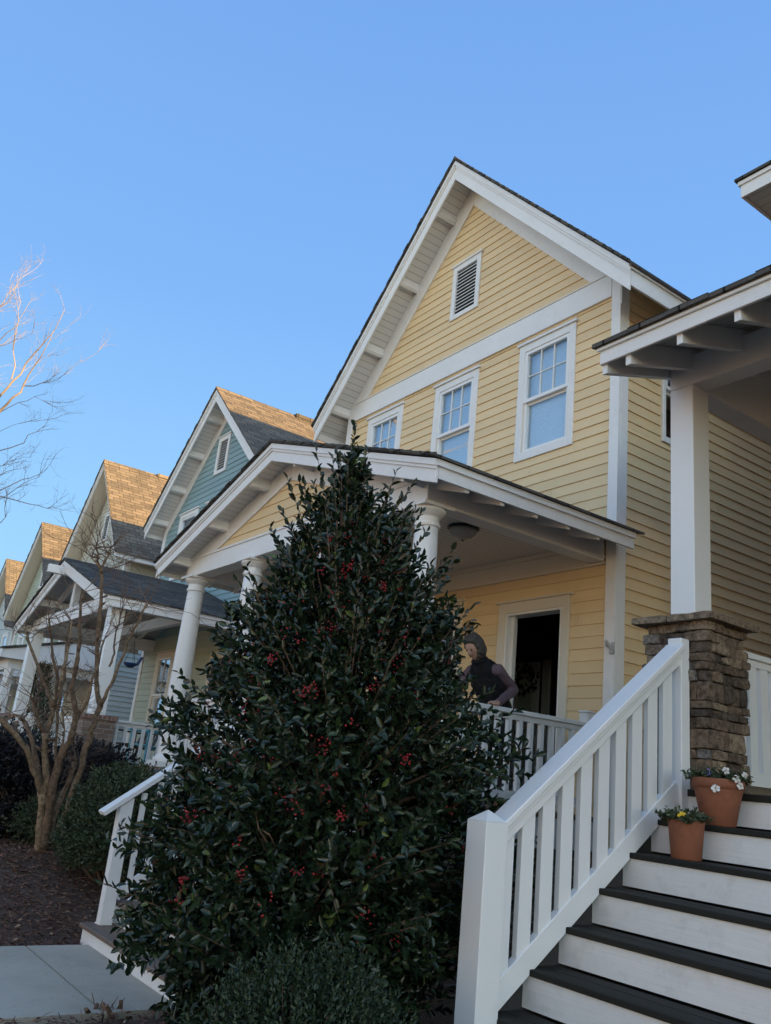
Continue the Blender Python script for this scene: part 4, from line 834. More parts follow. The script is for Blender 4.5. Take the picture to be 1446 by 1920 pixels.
for _ in range(60):
    zz = random.uniform(-.8, 1.5); aa = random.uniform(0, 6.28); rq = float(rad_at(HT, zz))*.92; cluster((hx+rq*math.cos(aa)+lean(zz)*LD[0], hy+rq*math.sin(aa)+lean(zz)*LD[1], zz), 12, .02)

def bush(name, label, cat, mat, c, rx, ry, zb, zt, n, ll, lwid, nl=8, grp=None, up=.5, inner=.75, slen=(.07, .15), seed=1, box=0, stems=24):
    root = empty(name, (c[0], c[1], ground_z(*c)), label, cat, grp); a = rng.uniform(0, 2*np.pi, n); t = rng.uniform(0, 1, n)
    zc = zb+(zt-zb)*.42; ph = np.arcsin(rng.uniform(-.65, 1, n)); k = (1-inner*rng.uniform(0, 1, n)**2.2)
    ex = .6 if box else 1.0
    ca, sa = np.sign(np.cos(a))*np.abs(np.cos(a))**ex, np.sign(np.sin(a))*np.abs(np.sin(a))**ex; cp, sp = np.abs(np.cos(ph))**ex, np.sign(np.sin(ph))*np.abs(np.sin(ph))**ex
    lum = 1+.07*np.sin(4*a+seed)+.06*np.sin(9*a+2*seed+4*ph)+.05*np.sin(5*ph+seed)
    B = np.stack([c[0]+rx*ca*cp*k*lum, c[1]+ry*sa*cp*k*lum, zc+np.where(sp > 0, zt-zc, zc-zb)*sp*k*lum], 1)
    D = unit(np.stack([ca*cp, sa*cp, sp+up], 1)+rng.normal(0, .35, (n, 3))); ln = rng.uniform(*slen, n)
    V, F, T = shoots(B, D, ln, nl, ll, lwid, lambda m: rng.beta(2, 2.5, m), spread=1.0)
    mesh_obj('foliage', V, F, mat, root, tint=T, uv=False)
    b = MB(); g = ground_z(*c)
    for i in range(0, n, max(1, n//(stems*4))):
        q = Vector((c[0]+(B[i, 0]-c[0])*.25, c[1]+(B[i, 1]-c[1])*.25, g-.05)); b.tube([q, q.lerp(Vector(B[i]), .6)+Vector((0, 0, .03)), B[i]], [.012, .007, .003], 4, tint=.4)
    b.build('stem', TWIG, root); return root
bush('low_shrub', 'low fine leaved grey green shrub at the foot of the holly', 'shrub', BOXL, (-3.38, 2.18), .46, .42, -1.5, -.86, 3000, .026, .42, nl=14, up=1.0, slen=(.08, .22), inner=.8)
bush('rounded_shrub', 'mid green rounded shrub between the crepe myrtle and the yellow house steps', 'shrub', HEDGE, (-9.45, 3.52), .80, .54, -1.3, -.20, 5000, .038, .5, up=.3, seed=3)
bush('rounded_shrub', 'green sprawling shrub low against the foot of the crepe myrtle', 'shrub', HEDGE, (-11.7, 3.55), .55, .55, -1.2, -.62, 1700, .036, .5, up=.3, seed=9)
bush('dark_hedge', 'near black burgundy hedge bush before the brick pier', 'hedge', DHEDGE, (-12.65, 3.55), .65, 1.0, -1.3, .08, 3600, .045, .6, up=.2, seed=5, grp='dark hedge bushes', box=1)
bush('dark_hedge', 'near black burgundy hedge bush at the left edge', 'hedge', DHEDGE, (-12.75, 2.45), .65, .75, -1.3, .12, 2800, .045, .6, up=.2, seed=8, grp='dark hedge bushes', box=1)
bush('dark_hedge', 'dark hedge bush farther back at the left edge, beyond the near ones', 'hedge', DHEDGE, (-15.2, 2.9), 1.1, 1.1, -1.3, .10, 2400, .05, .6, up=.2, seed=11, grp='dark hedge bushes', box=1)
at_ = on('x', -19.6, 66, 1325)
ar = empty('arborvitae', (at_.x, at_.y, -1.3), 'narrow dark green conical evergreen between the far porches', 'evergreen')
n = 1700; tz = rng.uniform(0, 1, n)**1.2; a = rng.uniform(0, 6.28, n); rr = .62*(1-tz)**.7*(.4+.6*rng.uniform(0, 1, n)**.5)
B = np.stack([at_.x+rr*np.cos(a), at_.y+rr*np.sin(a), -1.2+2.75*tz], 1); D = unit(np.stack([np.cos(a)*.5, np.sin(a)*.5, np.ones(n)], 1)+rng.normal(0, .2, (n, 3)))
V, F, T = shoots(B, D, np.full(n, .2), 7, .06, .3, lambda m: rng.beta(2, 2.5, m), spread=.6); mesh_obj('foliage', V, F, CEDAR, ar, tint=T, uv=False)
part('trunk', TWIG, ar, lambda b: b.tube([(at_.x, at_.y, -1.5), (at_.x, at_.y, 1.3)], [.06, .01], 6))

# crepe myrtle: several trunks from one root, cut back to knuckles, thin twigs
K0 = 9.9
def pp(x, y, dk=0): return ray(x, y)/F_PX*(K0+dk)
def twigs(b, p, d, L, r, lvl, rnd):
    if lvl < 0 or L < .05: return
    pts = [Vector(p)]; d = Vector(d).normalized(); m = 5
    for i in range(m):
        d = (d+Vector((rnd.gauss(0, .13), rnd.gauss(0, .13), rnd.gauss(.03, .12)))).normalized(); pts.append(pts[-1]+d*L/m)
    b.tube(pts, [r*(1-.6*i/m) for i in range(m+1)], 5 if r > .004 else 4, tint=rnd.random())
    for _ in range(rnd.randint(2, 4)):
        i = rnd.randint(1, m); nd = (d+Vector((rnd.gauss(0, .6), rnd.gauss(0, .6), rnd.gauss(.1, .5)))).normalized(); twigs(b, pts[i], nd, L*rnd.uniform(.4, .7), r*.55, lvl-1, rnd)
CM = empty('crepe_myrtle', (-10.9, 3.1, ground_z(-10.9, 3.1)), 'leafless multi trunk crepe myrtle with smooth tan bark and cut back limbs', 'tree')
paths = [([(71, 1605), (75, 1556), (81, 1485)], .045, .040, 0), ([(81, 1490), (73, 1470), (60, 1430), (49, 1402), (22, 1369), (-8, 1340)], .036, .024, -.3), ([(80, 1480), (69, 1425), (60, 1387), (47, 1354), (38, 1346)], .028, .020, .3),
 ([(83, 1490), (88, 1462), (84, 1410), (86, 1376)], .036, .030, -.1), ([(86, 1380), (75, 1361), (64, 1324), (62, 1309)], .022, .015, -.2), ([(86, 1380), (97, 1342), (100, 1326)], .028, .024, .0), ([(100, 1326), (90, 1298), (81, 1275), (56, 1207), (47, 1180)], .019, .011, .1),
 ([(101, 1330), (105, 1310), (109, 1275), (100, 1230), (97, 1200), (92, 1160)], .018, .010, -.2), ([(101, 1330), (112, 1286), (124, 1237), (131, 1200), (135, 1165)], .018, .010, .3),
 ([(80, 1602), (92, 1519), (99, 1470), (112, 1425), (128, 1395), (135, 1380), (144, 1335), (138, 1312), (135, 1294), (144, 1237), (150, 1200), (150, 1147), (156, 1110)], .048, .012, -.25),
 ([(142, 1350), (165, 1312), (171, 1282), (184, 1245), (195, 1200)], .020, .008, -.1), ([(86, 1595), (109, 1507), (128, 1472), (141, 1429)], .038, .027, .3), ([(110, 1560), (124, 1526), (150, 1447), (161, 1402), (176, 1357), (187, 1324), (183, 1290), (180, 1275), (184, 1200), (187, 1147), (192, 1107), (190, 1073)], .038, .016, .15),
 ([(190, 1322), (210, 1282), (229, 1234), (240, 1204), (253, 1180), (277, 1130)], .020, .009, -.2), ([(105, 1430), (109, 1350), (112, 1305), (120, 1275), (125, 1200), (130, 1173)], .017, .011, .35), ([(190, 1075), (184, 1050), (180, 1027)], .013, .009, 0), ([(190, 1075), (198, 1048), (208, 1027)], .013, .009, .05), ([(190, 1070), (180, 1055), (172, 1045)], .011, .008, -.05),
 ([(205, 1250), (214, 1225), (216, 1190), (225, 1160)], .012, .006, .1), ([(118, 1440), (117, 1400), (122, 1370), (116, 1330)], .014, .009, .4)]
rnd = random.Random(21); tw = MB()
for pts, r0, r1, dk in paths:
    b = MB(); P = [pp(x, y, dk*i/len(pts)*1.5) for i, (x, y) in enumerate(pts)]
    Q = []; 
    for i in range(len(P)-1):
        for t in (0, .33, .66): Q.append(P[i].lerp(P[i+1], t)+Vector((rnd.gauss(0, .006), rnd.gauss(0, .006), 0)))
    Q.append(P[-1]); m = len(Q)-1; b.tube(Q, [1.12*(r0+(r1-r0)*i/m)*rnd.uniform(.86, 1.16)*(1.3 if i == m else 1) for i in range(m+1)], 9, tint=rnd.uniform(.2, .8))
    if P[0].z < -1.0: b.tube([P[0]+Vector((0, 0, -.3)), P[0]], [r0*1.3, r0], 9, tint=.4)
    for _ in range(4):      # knuckles and cut stubs
        q = rnd.randint(m//2, m); b.tube([Q[q], Q[q]+Vector((rnd.gauss(0, .05), rnd.gauss(0, .05), rnd.uniform(.0, .09)))], [r1*.9, r1*.6], 6, tint=.15)
    b.build('trunk' if r0 > .03 else 'limb', BARK, CM, smooth=True)
    for _ in range(7 if r1 < .02 else 4):
        twigs(tw, Q[-1] if rnd.random() < .6 else Q[rnd.randint(m//2, m)], Vector((rnd.gauss(0, .8), rnd.gauss(0, .8), rnd.gauss(.5, .5))), rnd.uniform(.25, .6), .0055, 2, rnd)
tw.build('twig', TWIG, CM); CM.children[-1]['kind'] = 'stuff'

# tall bare tree at the left: its trunk stands outside the frame, its limbs reach in
KT = 16.0
def tp(x, y, dk=0): return ray(x, y)/F_PX*(KT+dk)
BTL = [([(-60, 800), (0, 744), (22, 713), (48, 682), (82, 646), (98, 626), (121, 581)], .040, .005), ([(-70, 850), (0, 772), (25, 747), (48, 721), (62, 691), (84, 657), (100, 620)], .042, .005), ([(22, 713), (27, 657), (34, 600), (39, 567)], .018, .004),
 ([(-80, 700), (0, 640), (28, 617), (53, 572)], .024, .004), ([(-80, 640), (0, 575), (17, 553), (31, 536), (42, 520)], .018, .003), ([(45, 724), (76, 719), (104, 710), (149, 679)], .014, .003), ([(-40, 790), (0, 769), (36, 758), (65, 744), (100, 762)], .018, .003),
 ([(-70, 900), (0, 849), (42, 828), (67, 809), (93, 796)], .022, .004), ([(-60, 880), (0, 868), (28, 862), (56, 858)], .014, .003), ([(-60, 930), (0, 895), (28, 879), (50, 862)], .014, .003), ([(-80, 950), (0, 915), (42, 899), (73, 890), (89, 878)], .020, .004),
 ([(-90, 925), (0, 930), (34, 938), (73, 952), (96, 955), (124, 945)], .022, .003), ([(-70, 990), (0, 938), (30, 916), (60, 896), (79, 890)], .016, .003), ([(-60, 690), (0, 651), (28, 637), (60, 626)], .016, .003), ([(-40, 600), (-10, 590), (20, 560), (30, 545)], .014, .003), ([(-30, 820), (20, 800), (53, 790)], .012, .003), ([(0, 980), (10, 955), (14, 935)], .01, .003)]
bt0 = tp(-330, 1000); BT = empty('bare_tree', (bt0.x, bt0.y, -1.55), 'tall leafless street tree whose pale branches reach in at the left edge', 'tree')
rnd = random.Random(31); tw = MB(); tb = MB()
tz_ = [-1.7, 1.0, 3.0, 5.0, 7.0, 9.5, 12.0]; TR = [Vector((bt0.x+rnd.gauss(0, .06)*i, bt0.y+rnd.gauss(0, .06)*i, z_)) for i, z_ in enumerate(tz_)]
tb.tube(TR, [.20, .17, .15, .12, .09, .05, .01], 12, tint=.5)
def trunk_at(z_):
    for i in range(len(TR)-1):
        if z_ <= TR[i+1].z: return TR[i].lerp(TR[i+1], (z_-TR[i].z)/(TR[i+1].z-TR[i].z))
    return TR[-1]
for pts, r0, r1 in BTL:
    dk0 = rnd.uniform(-.8, .8); P = [tp(x, y, dk0+rnd.uniform(-.12, .12)) for x, y in pts]
    if pts[0][0] < -20: P = [trunk_at(max(1.0, P[0].z-2.2)), trunk_at(max(1.0, P[0].z-2.2)).lerp(P[0], .5)+Vector((0, 0, .15))]+P; r0 *= 1.3
    Q = []
    for i in range(len(P)-1):
        for t in (0, .5): Q.append(P[i].lerp(P[i+1], t)+Vector((rnd.gauss(0, .02), rnd.gauss(0, .02), rnd.gauss(0, .02))))
    Q.append(P[-1]); m = len(Q)-1; (tb if r0 > .03 else tw).tube(Q, [.8*(r0+(r1-r0)*(i/m)**.7) for i in range(m+1)], 7, tint=rnd.random())
    for _ in range(5):
        q = rnd.randint(m//3, m); d0 = (Q[min(q+1, m)]-Q[max(q-1, 0)]).normalized(); twigs(tw, Q[q], d0+Vector((rnd.gauss(0, .45), rnd.gauss(0, .45), rnd.gauss(.15, .35))), rnd.uniform(.25, .65), .0045, 2, rnd)
for _ in range(9):    # limbs on the far side of the trunk
    z_ = rnd.uniform(3, 10); a_ = rnd.uniform(2.6, 5.2); p_ = trunk_at(z_); q_ = p_+Vector((math.cos(a_)*2.2, math.sin(a_)*2.2, 1.8)); tb.tube([p_, p_.lerp(q_, .5)+Vector((0, 0, .2)), q_], [.05, .035, .012], 7, tint=.5)
    for _ in range(5): twigs(tw, q_, (q_-p_)+Vector((rnd.gauss(0, 1), rnd.gauss(0, 1), rnd.gauss(0, 1))), 1.2, .01, 2, rnd)
tb.build('trunk', TREEB, BT, smooth=True); t = tw.build('twig', TREEB, BT); t['kind'] = 'stuff'
# small things on the ground
b = MB(); rnd = random.Random(3); c0 = on('z', -1.5, 205, 1893)
st = empty('cut_stump', (c0.x, c0.y, -1.55), 'cut back woody stubs at the corner of the concrete walk', 'stump')
for i in range(18):
    a = rnd.uniform(0, 6.28); r_ = rnd.uniform(0, .11); p = Vector((c0.x+r_*math.cos(a), c0.y+r_*math.sin(a), -1.58)); d_ = Vector((rnd.gauss(0, .25), rnd.gauss(0, .25), 1)).normalized()
    L_ = rnd.uniform(.07, .17); b.tube([p, p+d_*L_*.4, p+d_*L_*.45+Vector((rnd.gauss(0, .01), rnd.gauss(0, .01), 0)), p+d_*L_+Vector((rnd.gauss(0, .03), rnd.gauss(0, .03), 0))], [.022, .016, .017, .012] if i < 6 else [.006, .005, .004, .002], 7, tint=rnd.random())
b.build('stub', TWIG, st)
def litter(n, x0, x1, y0, y1, name):
    x = rng.uniform(x0, x1, n); y = rng.uniform(y0, y1, n); z = np.array([ground_z(a_, b_) for a_, b_ in zip(x, y)])+.008
    keep = ~((x > -7.52) & (x < -5.6) & (y < 2.72)) ; x, y, z = x[keep], y[keep], z[keep]; m = len(x)
    a = rng.uniform(0, 6.28, m); D = np.stack([np.cos(a), np.sin(a), rng.normal(0, .25, m)], 1); N = unit(np.stack([rng.normal(0, .4, m), rng.normal(0, .4, m), np.ones(m)], 1))
    L_ = rng.choice([.03, .045, .07, .10], m)*rng.uniform(.7, 1.3, m); W_ = np.where(L_ > .06, .006, L_*.45)
    V, F, T = leaf_mesh(np.stack([x, y, z+rng.uniform(0, .02, m)], 1), D, N, L_, W_, rng.beta(1.6, 2.5, m)); o = mesh_obj(name, V, F, LITTER, None, tint=T, uv=False); tag(o, 'brown mulch and dry leaf litter on the planting beds', 'leaf litter', kind='stuff')
litter(26000, -12.5, -7.5, -.4, 4.6, 'leaf_litter')
litter(9000, -6.6, -2.8, -.2, 3.2, 'leaf_litter')
g0 = on('z', -1.38, 78, 1652); gt = empty('grass_clump', (g0.x, g0.y, -1.4), 'clump of pale flopped grass blades on the mulch', 'grass clump'); b = MB()
for i in range(70):
    a = rnd.gauss(3.7, .8); L_ = rnd.uniform(.2, .5); d_ = Vector((math.cos(a), math.sin(a), 0)); p = g0+Vector((rnd.gauss(0, .06), rnd.gauss(0, .06), -.03))
    b.tube([p, p+d_*L_*.4+Vector((0, 0, .10)), p+d_*L_*.8+Vector((0, 0, .08)), p+d_*L_+Vector((0, 0, .0))], [.003, .003, .002, .001], 3, tint=rnd.random())
b.build('blades', GRASS, gt)

# ------------------------------------------------------------------ flower pots
def pot(x, y, z, rb, rt, h, label, rimh, flowers, seed):
    P = empty('flower_pot', (x, y, z), label, 'flower pot', 'terracotta pots on the steps'); rd = random.Random(seed)
    prof = [(rb*.92, 0), (rb, .004), (rt*.93, h-rimh), (rt*.93, h-rimh+.001)]
    prof += ([(rt, h-rimh+.004), (rt*1.01, h-.006), (rt*.98, h), (rt*.90, h), (rt*.88, h-.03)] if rimh > .01 else [(rt*.97, h-.004), (rt*.95, h), (rt*.88, h), (rt*.86, h-.03)])
    o = part('pot', TERRA, P, lambda b: b.lathe(prof, (x, y, z), 40)); sm(o)
    part('soil', SOILP, P, lambda b: b.lathe([(.01, h-.04), (rt*.88, h-.03), (.02, h-.018)], (x, y, z), 20))
    n = 90; a = rng.uniform(0, 6.28, n); r_ = rt*1.0*np.sqrt(rng.uniform(0, 1, n)); B = np.stack([x+r_*np.cos(a), y+r_*np.sin(a), np.full(n, z+h-.015)+rng.uniform(0, .02, n)], 1)
    D = unit(np.stack([np.cos(a)*r_/rt*1.3, np.sin(a)*r_/rt*1.3, np.full(n, .8)], 1)+rng.normal(0, .3, (n, 3))); ln = rng.uniform(.03, .075, n)
    V, F, T = shoots(B, D, ln, 7, .026, .62, lambda m: rng.beta(2.5, 2, m), spread=1.2, sag=.3); mesh_obj('leaves', V, F, HEDGE, P, tint=T, uv=False)
    for (a_, rr_, dz, m_, s_) in flowers:
        c = Vector((x+rr_*math.cos(a_), y+rr_*math.sin(a_), z+h+dz)); nrm = Vector((math.cos(a_)*.6+.3, math.sin(a_)*.6-.5, .25)).normalized(); t1 = nrm.cross(Vector((0, 0, 1))).normalized(); t2 = nrm.cross(t1)
        b = MB()
        for k in range(5):
            an = 2*math.pi*k/5+rd.uniform(-.2, .2); d_ = t1*math.cos(an)+t2*math.sin(an); e_ = t1*-math.sin(an)+t2*math.cos(an); q = c+d_*s_*.15
            b.add([q, q+d_*s_*.5+e_*s_*.55+nrm*s_*.1, q+d_*s_+e_*s_*.35-nrm*s_*rd.uniform(0, .5), q+d_*s_*1.1-nrm*s_*rd.uniform(0, .4), q+d_*s_-e_*s_*.35-nrm*s_*rd.uniform(0, .5), q+d_*s_*.5-e_*s_*.55+nrm*s_*.1], [(0, 1, 2, 3), (0, 3, 4, 5)], rd.random())
        f = b.build('pansy', m_, P); part('flower_centre', PETY, f, lambda b: b.ball(c+nrm*.002, s_*.16, 6, 4))
pot(-2.99, 4.53, -.05, .092, .142, .255, 'larger terracotta pot of white pansies on the upper step', .055, [(3.4, .16, .015, PETW, .017), (3.7, .175, .0, PETW, .018), (4.6, .08, .03, PETV, .018), (5.6, .14, .045, PETW, .017), (5.9, .17, .005, PETW, .018), (6.1, .16, -.03, PETW, .017), (5.2, .15, -.055, PETW, .020), (.3, .15, .03, PETW, .018)], 3)
pot(-3.03, 4.285, -.24, .080, .106, .205, 'smaller terracotta pot with one yellow pansy on the step below', .0, [(5.1, .095, .02, PETY, .020), (3.3, .11, .03, PETW, .012)], 4)

# ------------------------------------------------------------------ hanging blue bird feeder on the teal house's porch
bf = on('x', -13.30, 245, 1243)
BF = empty('hanging_feeder', (bf.x, bf.y, bf.z), 'cobalt blue bird shaped dish hanging from the porch beam', 'bird feeder')
o = part('dish', BLUEG, BF, lambda b: b.lathe([(.01, -.075), (.045, -.07), (.085, -.045), (.105, -.01), (.105, 0), (.095, 0), (.07, -.035), (.02, -.058)], (bf.x, bf.y, bf.z), 28)); sm(o)
part('tail', BLUEG, BF, lambda b: b.hexa([(bf.x-.03, bf.y+.08, bf.z-.03), (bf.x+.03, bf.y+.08, bf.z-.03), (bf.x+.03, bf.y+.12, bf.z-.03), (bf.x-.03, bf.y+.12, bf.z-.03), (bf.x-.035, bf.y+.15, bf.z+.12), (bf.x+.035, bf.y+.15, bf.z+.12), (bf.x+.035, bf.y+.19, bf.z+.115), (bf.x-.035, bf.y+.19, bf.z+.115)]), bevel=.01)
part('wire', BLACKM, BF, lambda b: [b.tube([(bf.x+.10*math.cos(t), bf.y+.10*math.sin(t), bf.z), (bf.x, bf.y, bf.z+.34)], .004, 4) for t in (0, 2.1, 4.2)]+[b.tube([(bf.x, bf.y, bf.z+.34), (bf.x, bf.y, 2.2)], .004, 4)])
# ------------------------------------------------------------------ rocking chairs on the teal house's porch
def rocking_chair(x, y, rz_, mat, label):
    z = F2; root = empty('rocking_chair', (x, y, z), label, 'rocking chair', 'rocking chairs on the porch')
    def P(u, v, w): return (x+u*math.cos(rz_)-v*math.sin(rz_), y+u*math.sin(rz_)+v*math.cos(rz_), z+w)
    for s_ in (-.27, .27):
        part('rocker', mat, root, lambda b: b.tube([P(s_, -.50+.1*i, .03+.16*((i-5)/5)**2*.8) for i in range(11)], .02, 6))
        part('leg', mat, root, lambda b: b.beam(P(s_, -.25, .05), P(s_, -.25, .64), .04, .04, up=(0, 1, 0))); part('leg', mat, root, lambda b: b.beam(P(s_, .22, .05), P(s_*.95, .42, 0.80), .04, .035, up=(1, 0, 0)))
        part('armrest', mat, root, lambda b: b.beam(P(s_*1.05, -.32, .65), P(s_*1.05, .30, .62), .09, .025))
    part('seat', mat, root, lambda b: [b.beam(P(-.27, -.25+.075*i, .42-.01*i), P(.27, -.25+.075*i, .42-.01*i), .06, .02) for i in range(7)])
    part('backrest', mat, root, lambda b: [b.beam(P(-.20+.1*i, .22, .42), P(-.20+.1*i, .40, .80), .07, .015, up=(math.sin(rz_), -math.cos(rz_), .3)) for i in range(5)]+[b.beam(P(-.27, .40, .80), P(.27, .40, .80), .05, .05)])
rocking_chair(-15.0, 5.48, R(20), DWOOD, 'dark stained rocking chair on the porch behind the baluster railing')
rocking_chair(-14.1, 5.45, R(10), TURQ, 'turquoise rocking chair on the porch beside the dark one')

# ------------------------------------------------------------------ person on the yellow porch
def skin_obj(name, nodes, edges, mat, parent, lvl=2):
    g = ORG[root_of(parent)]; me = bpy.data.meshes.new(name); me.from_pydata([Vector(p)+Vector((0, 0, EZ))-g for p, r in nodes], edges, []); ob = bpy.data.objects.new(name, me); sc.collection.objects.link(ob); ob.parent = parent
    m = ob.modifiers.new('skin', 'SKIN'); m.use_smooth_shade = True
    for i, (p, r) in enumerate(nodes): me.skin_vertices[0].data[i].radius = (r, r) if not isinstance(r, tuple) else r
    for i, sv in enumerate(me.skin_vertices[0].data): sv.use_root = (i == 0)
    s_ = ob.modifiers.new('sub', 'SUBSURF'); s_.levels = s_.render_levels = lvl; me.materials.append(mat); return ob
SKIN = paint('skin', (.50, .29, .21), .5, .05); HAIRM = paint('grey_brown_hair', (.075, .064, .058), .75, .4, grain=.8, gscale=(90, 90, 6))
SHIRT = paint('mauve_shirt', (.13, .085, .105), .9, .2); VEST = paint('black_vest', (.004, .004, .006), .95, .1); TROU = paint('black_trousers', (.012, .012, .016), .8, .1)
qx, qy = -6.02, 5.62     # where she stands
PE = empty('person', (qx, qy, FL), 'person in a black vest and mauve sleeves leaning on the porch railing', 'person')
fw = Vector((.10, -1, 0)).normalized(); sd_ = Vector((-fw.y, fw.x, 0))      # faces along the railing towards the street; sd_ points to +x
def B_(f, s_, z_): v = Vector((qx, qy, 0))+fw*f+sd_*s_; return Vector((v.x, v.y, z_))
hip = B_(0, 0, .68); ch = B_(.17, 0, .98); nk = B_(.27, 0, 1.14)
S = {}
sh_r, sh_l = B_(.21, .165, 1.08), B_(.21, -.165, 1.08); el_r, wr_r = Vector((-5.86, 5.66, .93)), Vector((-5.74, 5.36, .775)); el_l, wr_l = B_(.28, -.28, .92), B_(.50, -.18, .82)
hr = Vector((-5.68, 5.24, .748))
nodes = [(hip, .08), (B_(.07, 0, .86), .08), (ch, .082), (nk, .055), (B_(.31, 0, 1.18), .05), (sh_r, .045), (el_r, .034), (wr_r, .026), (sh_l, .045), (el_l, .034), (wr_l, .026), (B_(0, .09, .62), .085), (B_(.03, .10, .33), .06), (B_(0, .10, -.03), .042), (B_(.10, .11, -.085), .035), (B_(0, -.09, .62), .085), (B_(.03, -.10, .33), .06), (B_(0, -.10, -.03), .042), (B_(.10, -.11, -.085), .035), (hr, .030)]
edges = [(0, 1), (1, 2), (2, 3), (3, 4), (2, 5), (5, 6), (6, 7), (2, 8), (8, 9), (9, 10), (0, 11), (11, 12), (12, 13), (13, 14), (0, 15), (15, 16), (16, 17), (17, 18), (7, 19)]
# fingers: four and a thumb laid over the rail
for i, (o_, L_) in enumerate([(-.028, .062), (-.010, .070), (.010, .066), (.027, .052)]):
    a_ = hr+Vector((o_*.3, -.03, 0))+Vector((.03, o_, .008)); b_ = a_+Vector((.030, -.004, .004)); c_ = b_+Vector((.022, -.004, -.022)); j = len(nodes); nodes += [(a_, .0095), (b_, .0088), (c_, .008)]; edges += [(19, j), (j, j+1), (j+1, j+2)]
j = len(nodes); nodes += [(hr+Vector((.005, -.045, .0)), .010), (hr+Vector((.02, -.075, -.005)), .009)]; edges += [(19, j), (j, j+1)]
HC = B_(.375, 0, 1.275); TI = R(38); hf = fw*math.cos(TI)-Vector((0, 0, 1))*math.sin(TI); hu = fw*math.sin(TI)+Vector((0, 0, 1))*math.cos(TI)
def blobmesh(name, nodes_, edges_, mat, fold=.02, vox=.009):
    bb = bmesh.new(); o_ = Vector((0, 0, EZ))-ORG[PE]
    for a_, b_ in edges_:
        (p0_, r0_), (p1_, r1_) = nodes_[a_], nodes_[b_]; n_ = max(2, int((p1_-p0_).length/(min(r0_, r1_)*.3)))
        for q_ in range(n_+1):
            k_ = bmesh.ops.create_icosphere(bb, subdivisions=2, radius=r0_+(r1_-r0_)*q_/n_); c_ = p0_.lerp(p1_, q_/n_)+o_
            for v in k_['verts']: v.co += c_
    m_ = bpy.data.meshes.new(name); bb.to_mesh(m_); bb.free(); m_.materials.append(mat); ob = bpy.data.objects.new(name, m_); sc.collection.objects.link(ob); ob.parent = PE
    r_ = ob.modifiers.new('remesh', 'REMESH'); r_.mode = 'VOXEL'; r_.voxel_size = vox; r_.use_smooth_shade = True
    q_ = ob.modifiers.new('smooth', 'SMOOTH'); q_.iterations = 5
    if fold:
        tx = bpy.data.textures.new('folds', 'CLOUDS'); tx.noise_scale = .05; dm = ob.modifiers.new('folds', 'DISPLACE'); dm.texture = tx; dm.strength = fold; dm.mid_level = .5
    bpy.context.view_layer.update(); d_ = bpy.context.evaluated_depsgraph_get(); n_ = bpy.data.meshes.new_from_object(ob.evaluated_get(d_)); ob.modifiers.clear(); ob.data = n_; return ob
def sph(n_, m_, fn):
    vs = []; fs = []
    for jj in range(m_+1):
        for ii in range(n_):
            t = math.pi*jj/m_; p_ = 2*math.pi*ii/n_; c = (math.sin(t)*math.cos(p_), math.sin(t)*math.sin(p_), math.cos(t)); vs.append(fn(*c))   # c = (front, side, up)
    for jj in range(m_):
        for ii in range(n_): fs.append((jj*n_+ii, (jj+1)*n_+ii, (jj+1)*n_+(ii+1) % n_, jj*n_+(ii+1) % n_))
    return vs, fs
def ga(f_, s_, u_, a, b_, c, w): return math.exp(-((f_-a)**2+(s_-b_)**2+(u_-c)**2)/w)
def head(f_, s_, u_):
    r_ = 1+.30*ga(f_, s_, u_, .97, 0, -.12, .018)+.10*ga(f_, s_, u_, .95, 0, .30, .06)-.10*(ga(f_, s_, u_, .90, .32, .08, .03)+ga(f_, s_, u_, .90, -.32, .08, .03))+.12*ga(f_, s_, u_, .66, 0, -.74, .05)+.06*ga(f_, s_, u_, .86, 0, -.45, .012)-.05*ga(f_, s_, u_, .85, 0, -.52, .004)
    if u_ < -.2: r_ *= 1-.10*abs(s_)
    return HC+hf*(f_*.093*r_)+sd_*(s_*.072*r_)+hu*(u_*.112*r_)
hv, hfc = sph(40, 30, head)
bmh = bmesh.new(); off_ = Vector((0, 0, EZ))-ORG[PE]
def blob(c_, r_):
    q_ = bmesh.ops.create_icosphere(bmh, subdivisions=2, radius=r_)
    for v in q_['verts']: v.co += c_+off_
for a_, b_ in edges:      # limbs as tapering chains, fused into one continuous skin below
    (p0_, r0_), (p1_, r1_) = nodes[a_], nodes[b_]; n_ = max(2, int((p1_-p0_).length/(min(r0_, r1_)*.35)))
    for q_ in range(n_+1): blob(p0_.lerp(p1_, q_/n_), r0_+(r1_-r0_)*q_/n_)
bv = [bmh.verts.new(Vector(v)+off_) for v in hv]
for f_ in hfc:
    try: bmh.faces.new([bv[q] for q in f_])
    except ValueError: pass
bmesh.ops.remove_doubles(bmh, verts=bv, dist=1e-5)
for q_ in range(8):
    t_ = q_/7; c_ = nk.lerp(HC-hf*.02, t_*.85)+off_; r_ = bmesh.ops.create_uvsphere(bmh, u_segments=14, v_segments=10, radius=.050+.008*(1-t_))
    for v in r_['verts']: v.co += c_
for s__ in (-1, 1):
    ec = HC+sd_*(.073*s__)-hf*.005-hu*.002+off_; r_ = bmesh.ops.create_uvsphere(bmh, u_segments=10, v_segments=8, radius=1)
    for v in r_['verts']: v.co = ec+hf*(v.co.x*.016)+sd_*(v.co.y*.010)+hu*(v.co.z*.030)
me2 = bpy.data.meshes.new('body'); bmh.to_mesh(me2); bmh.free(); me2.materials.append(SKIN); body = bpy.data.objects.new('body', me2); sc.collection.objects.link(body); body.parent = PE
rm_ = body.modifiers.new('remesh', 'REMESH'); rm_.mode = 'VOXEL'; rm_.voxel_size = .0065; rm_.use_smooth_shade = True; sm_ = body.modifiers.new('smooth', 'SMOOTH'); sm_.iterations = 3
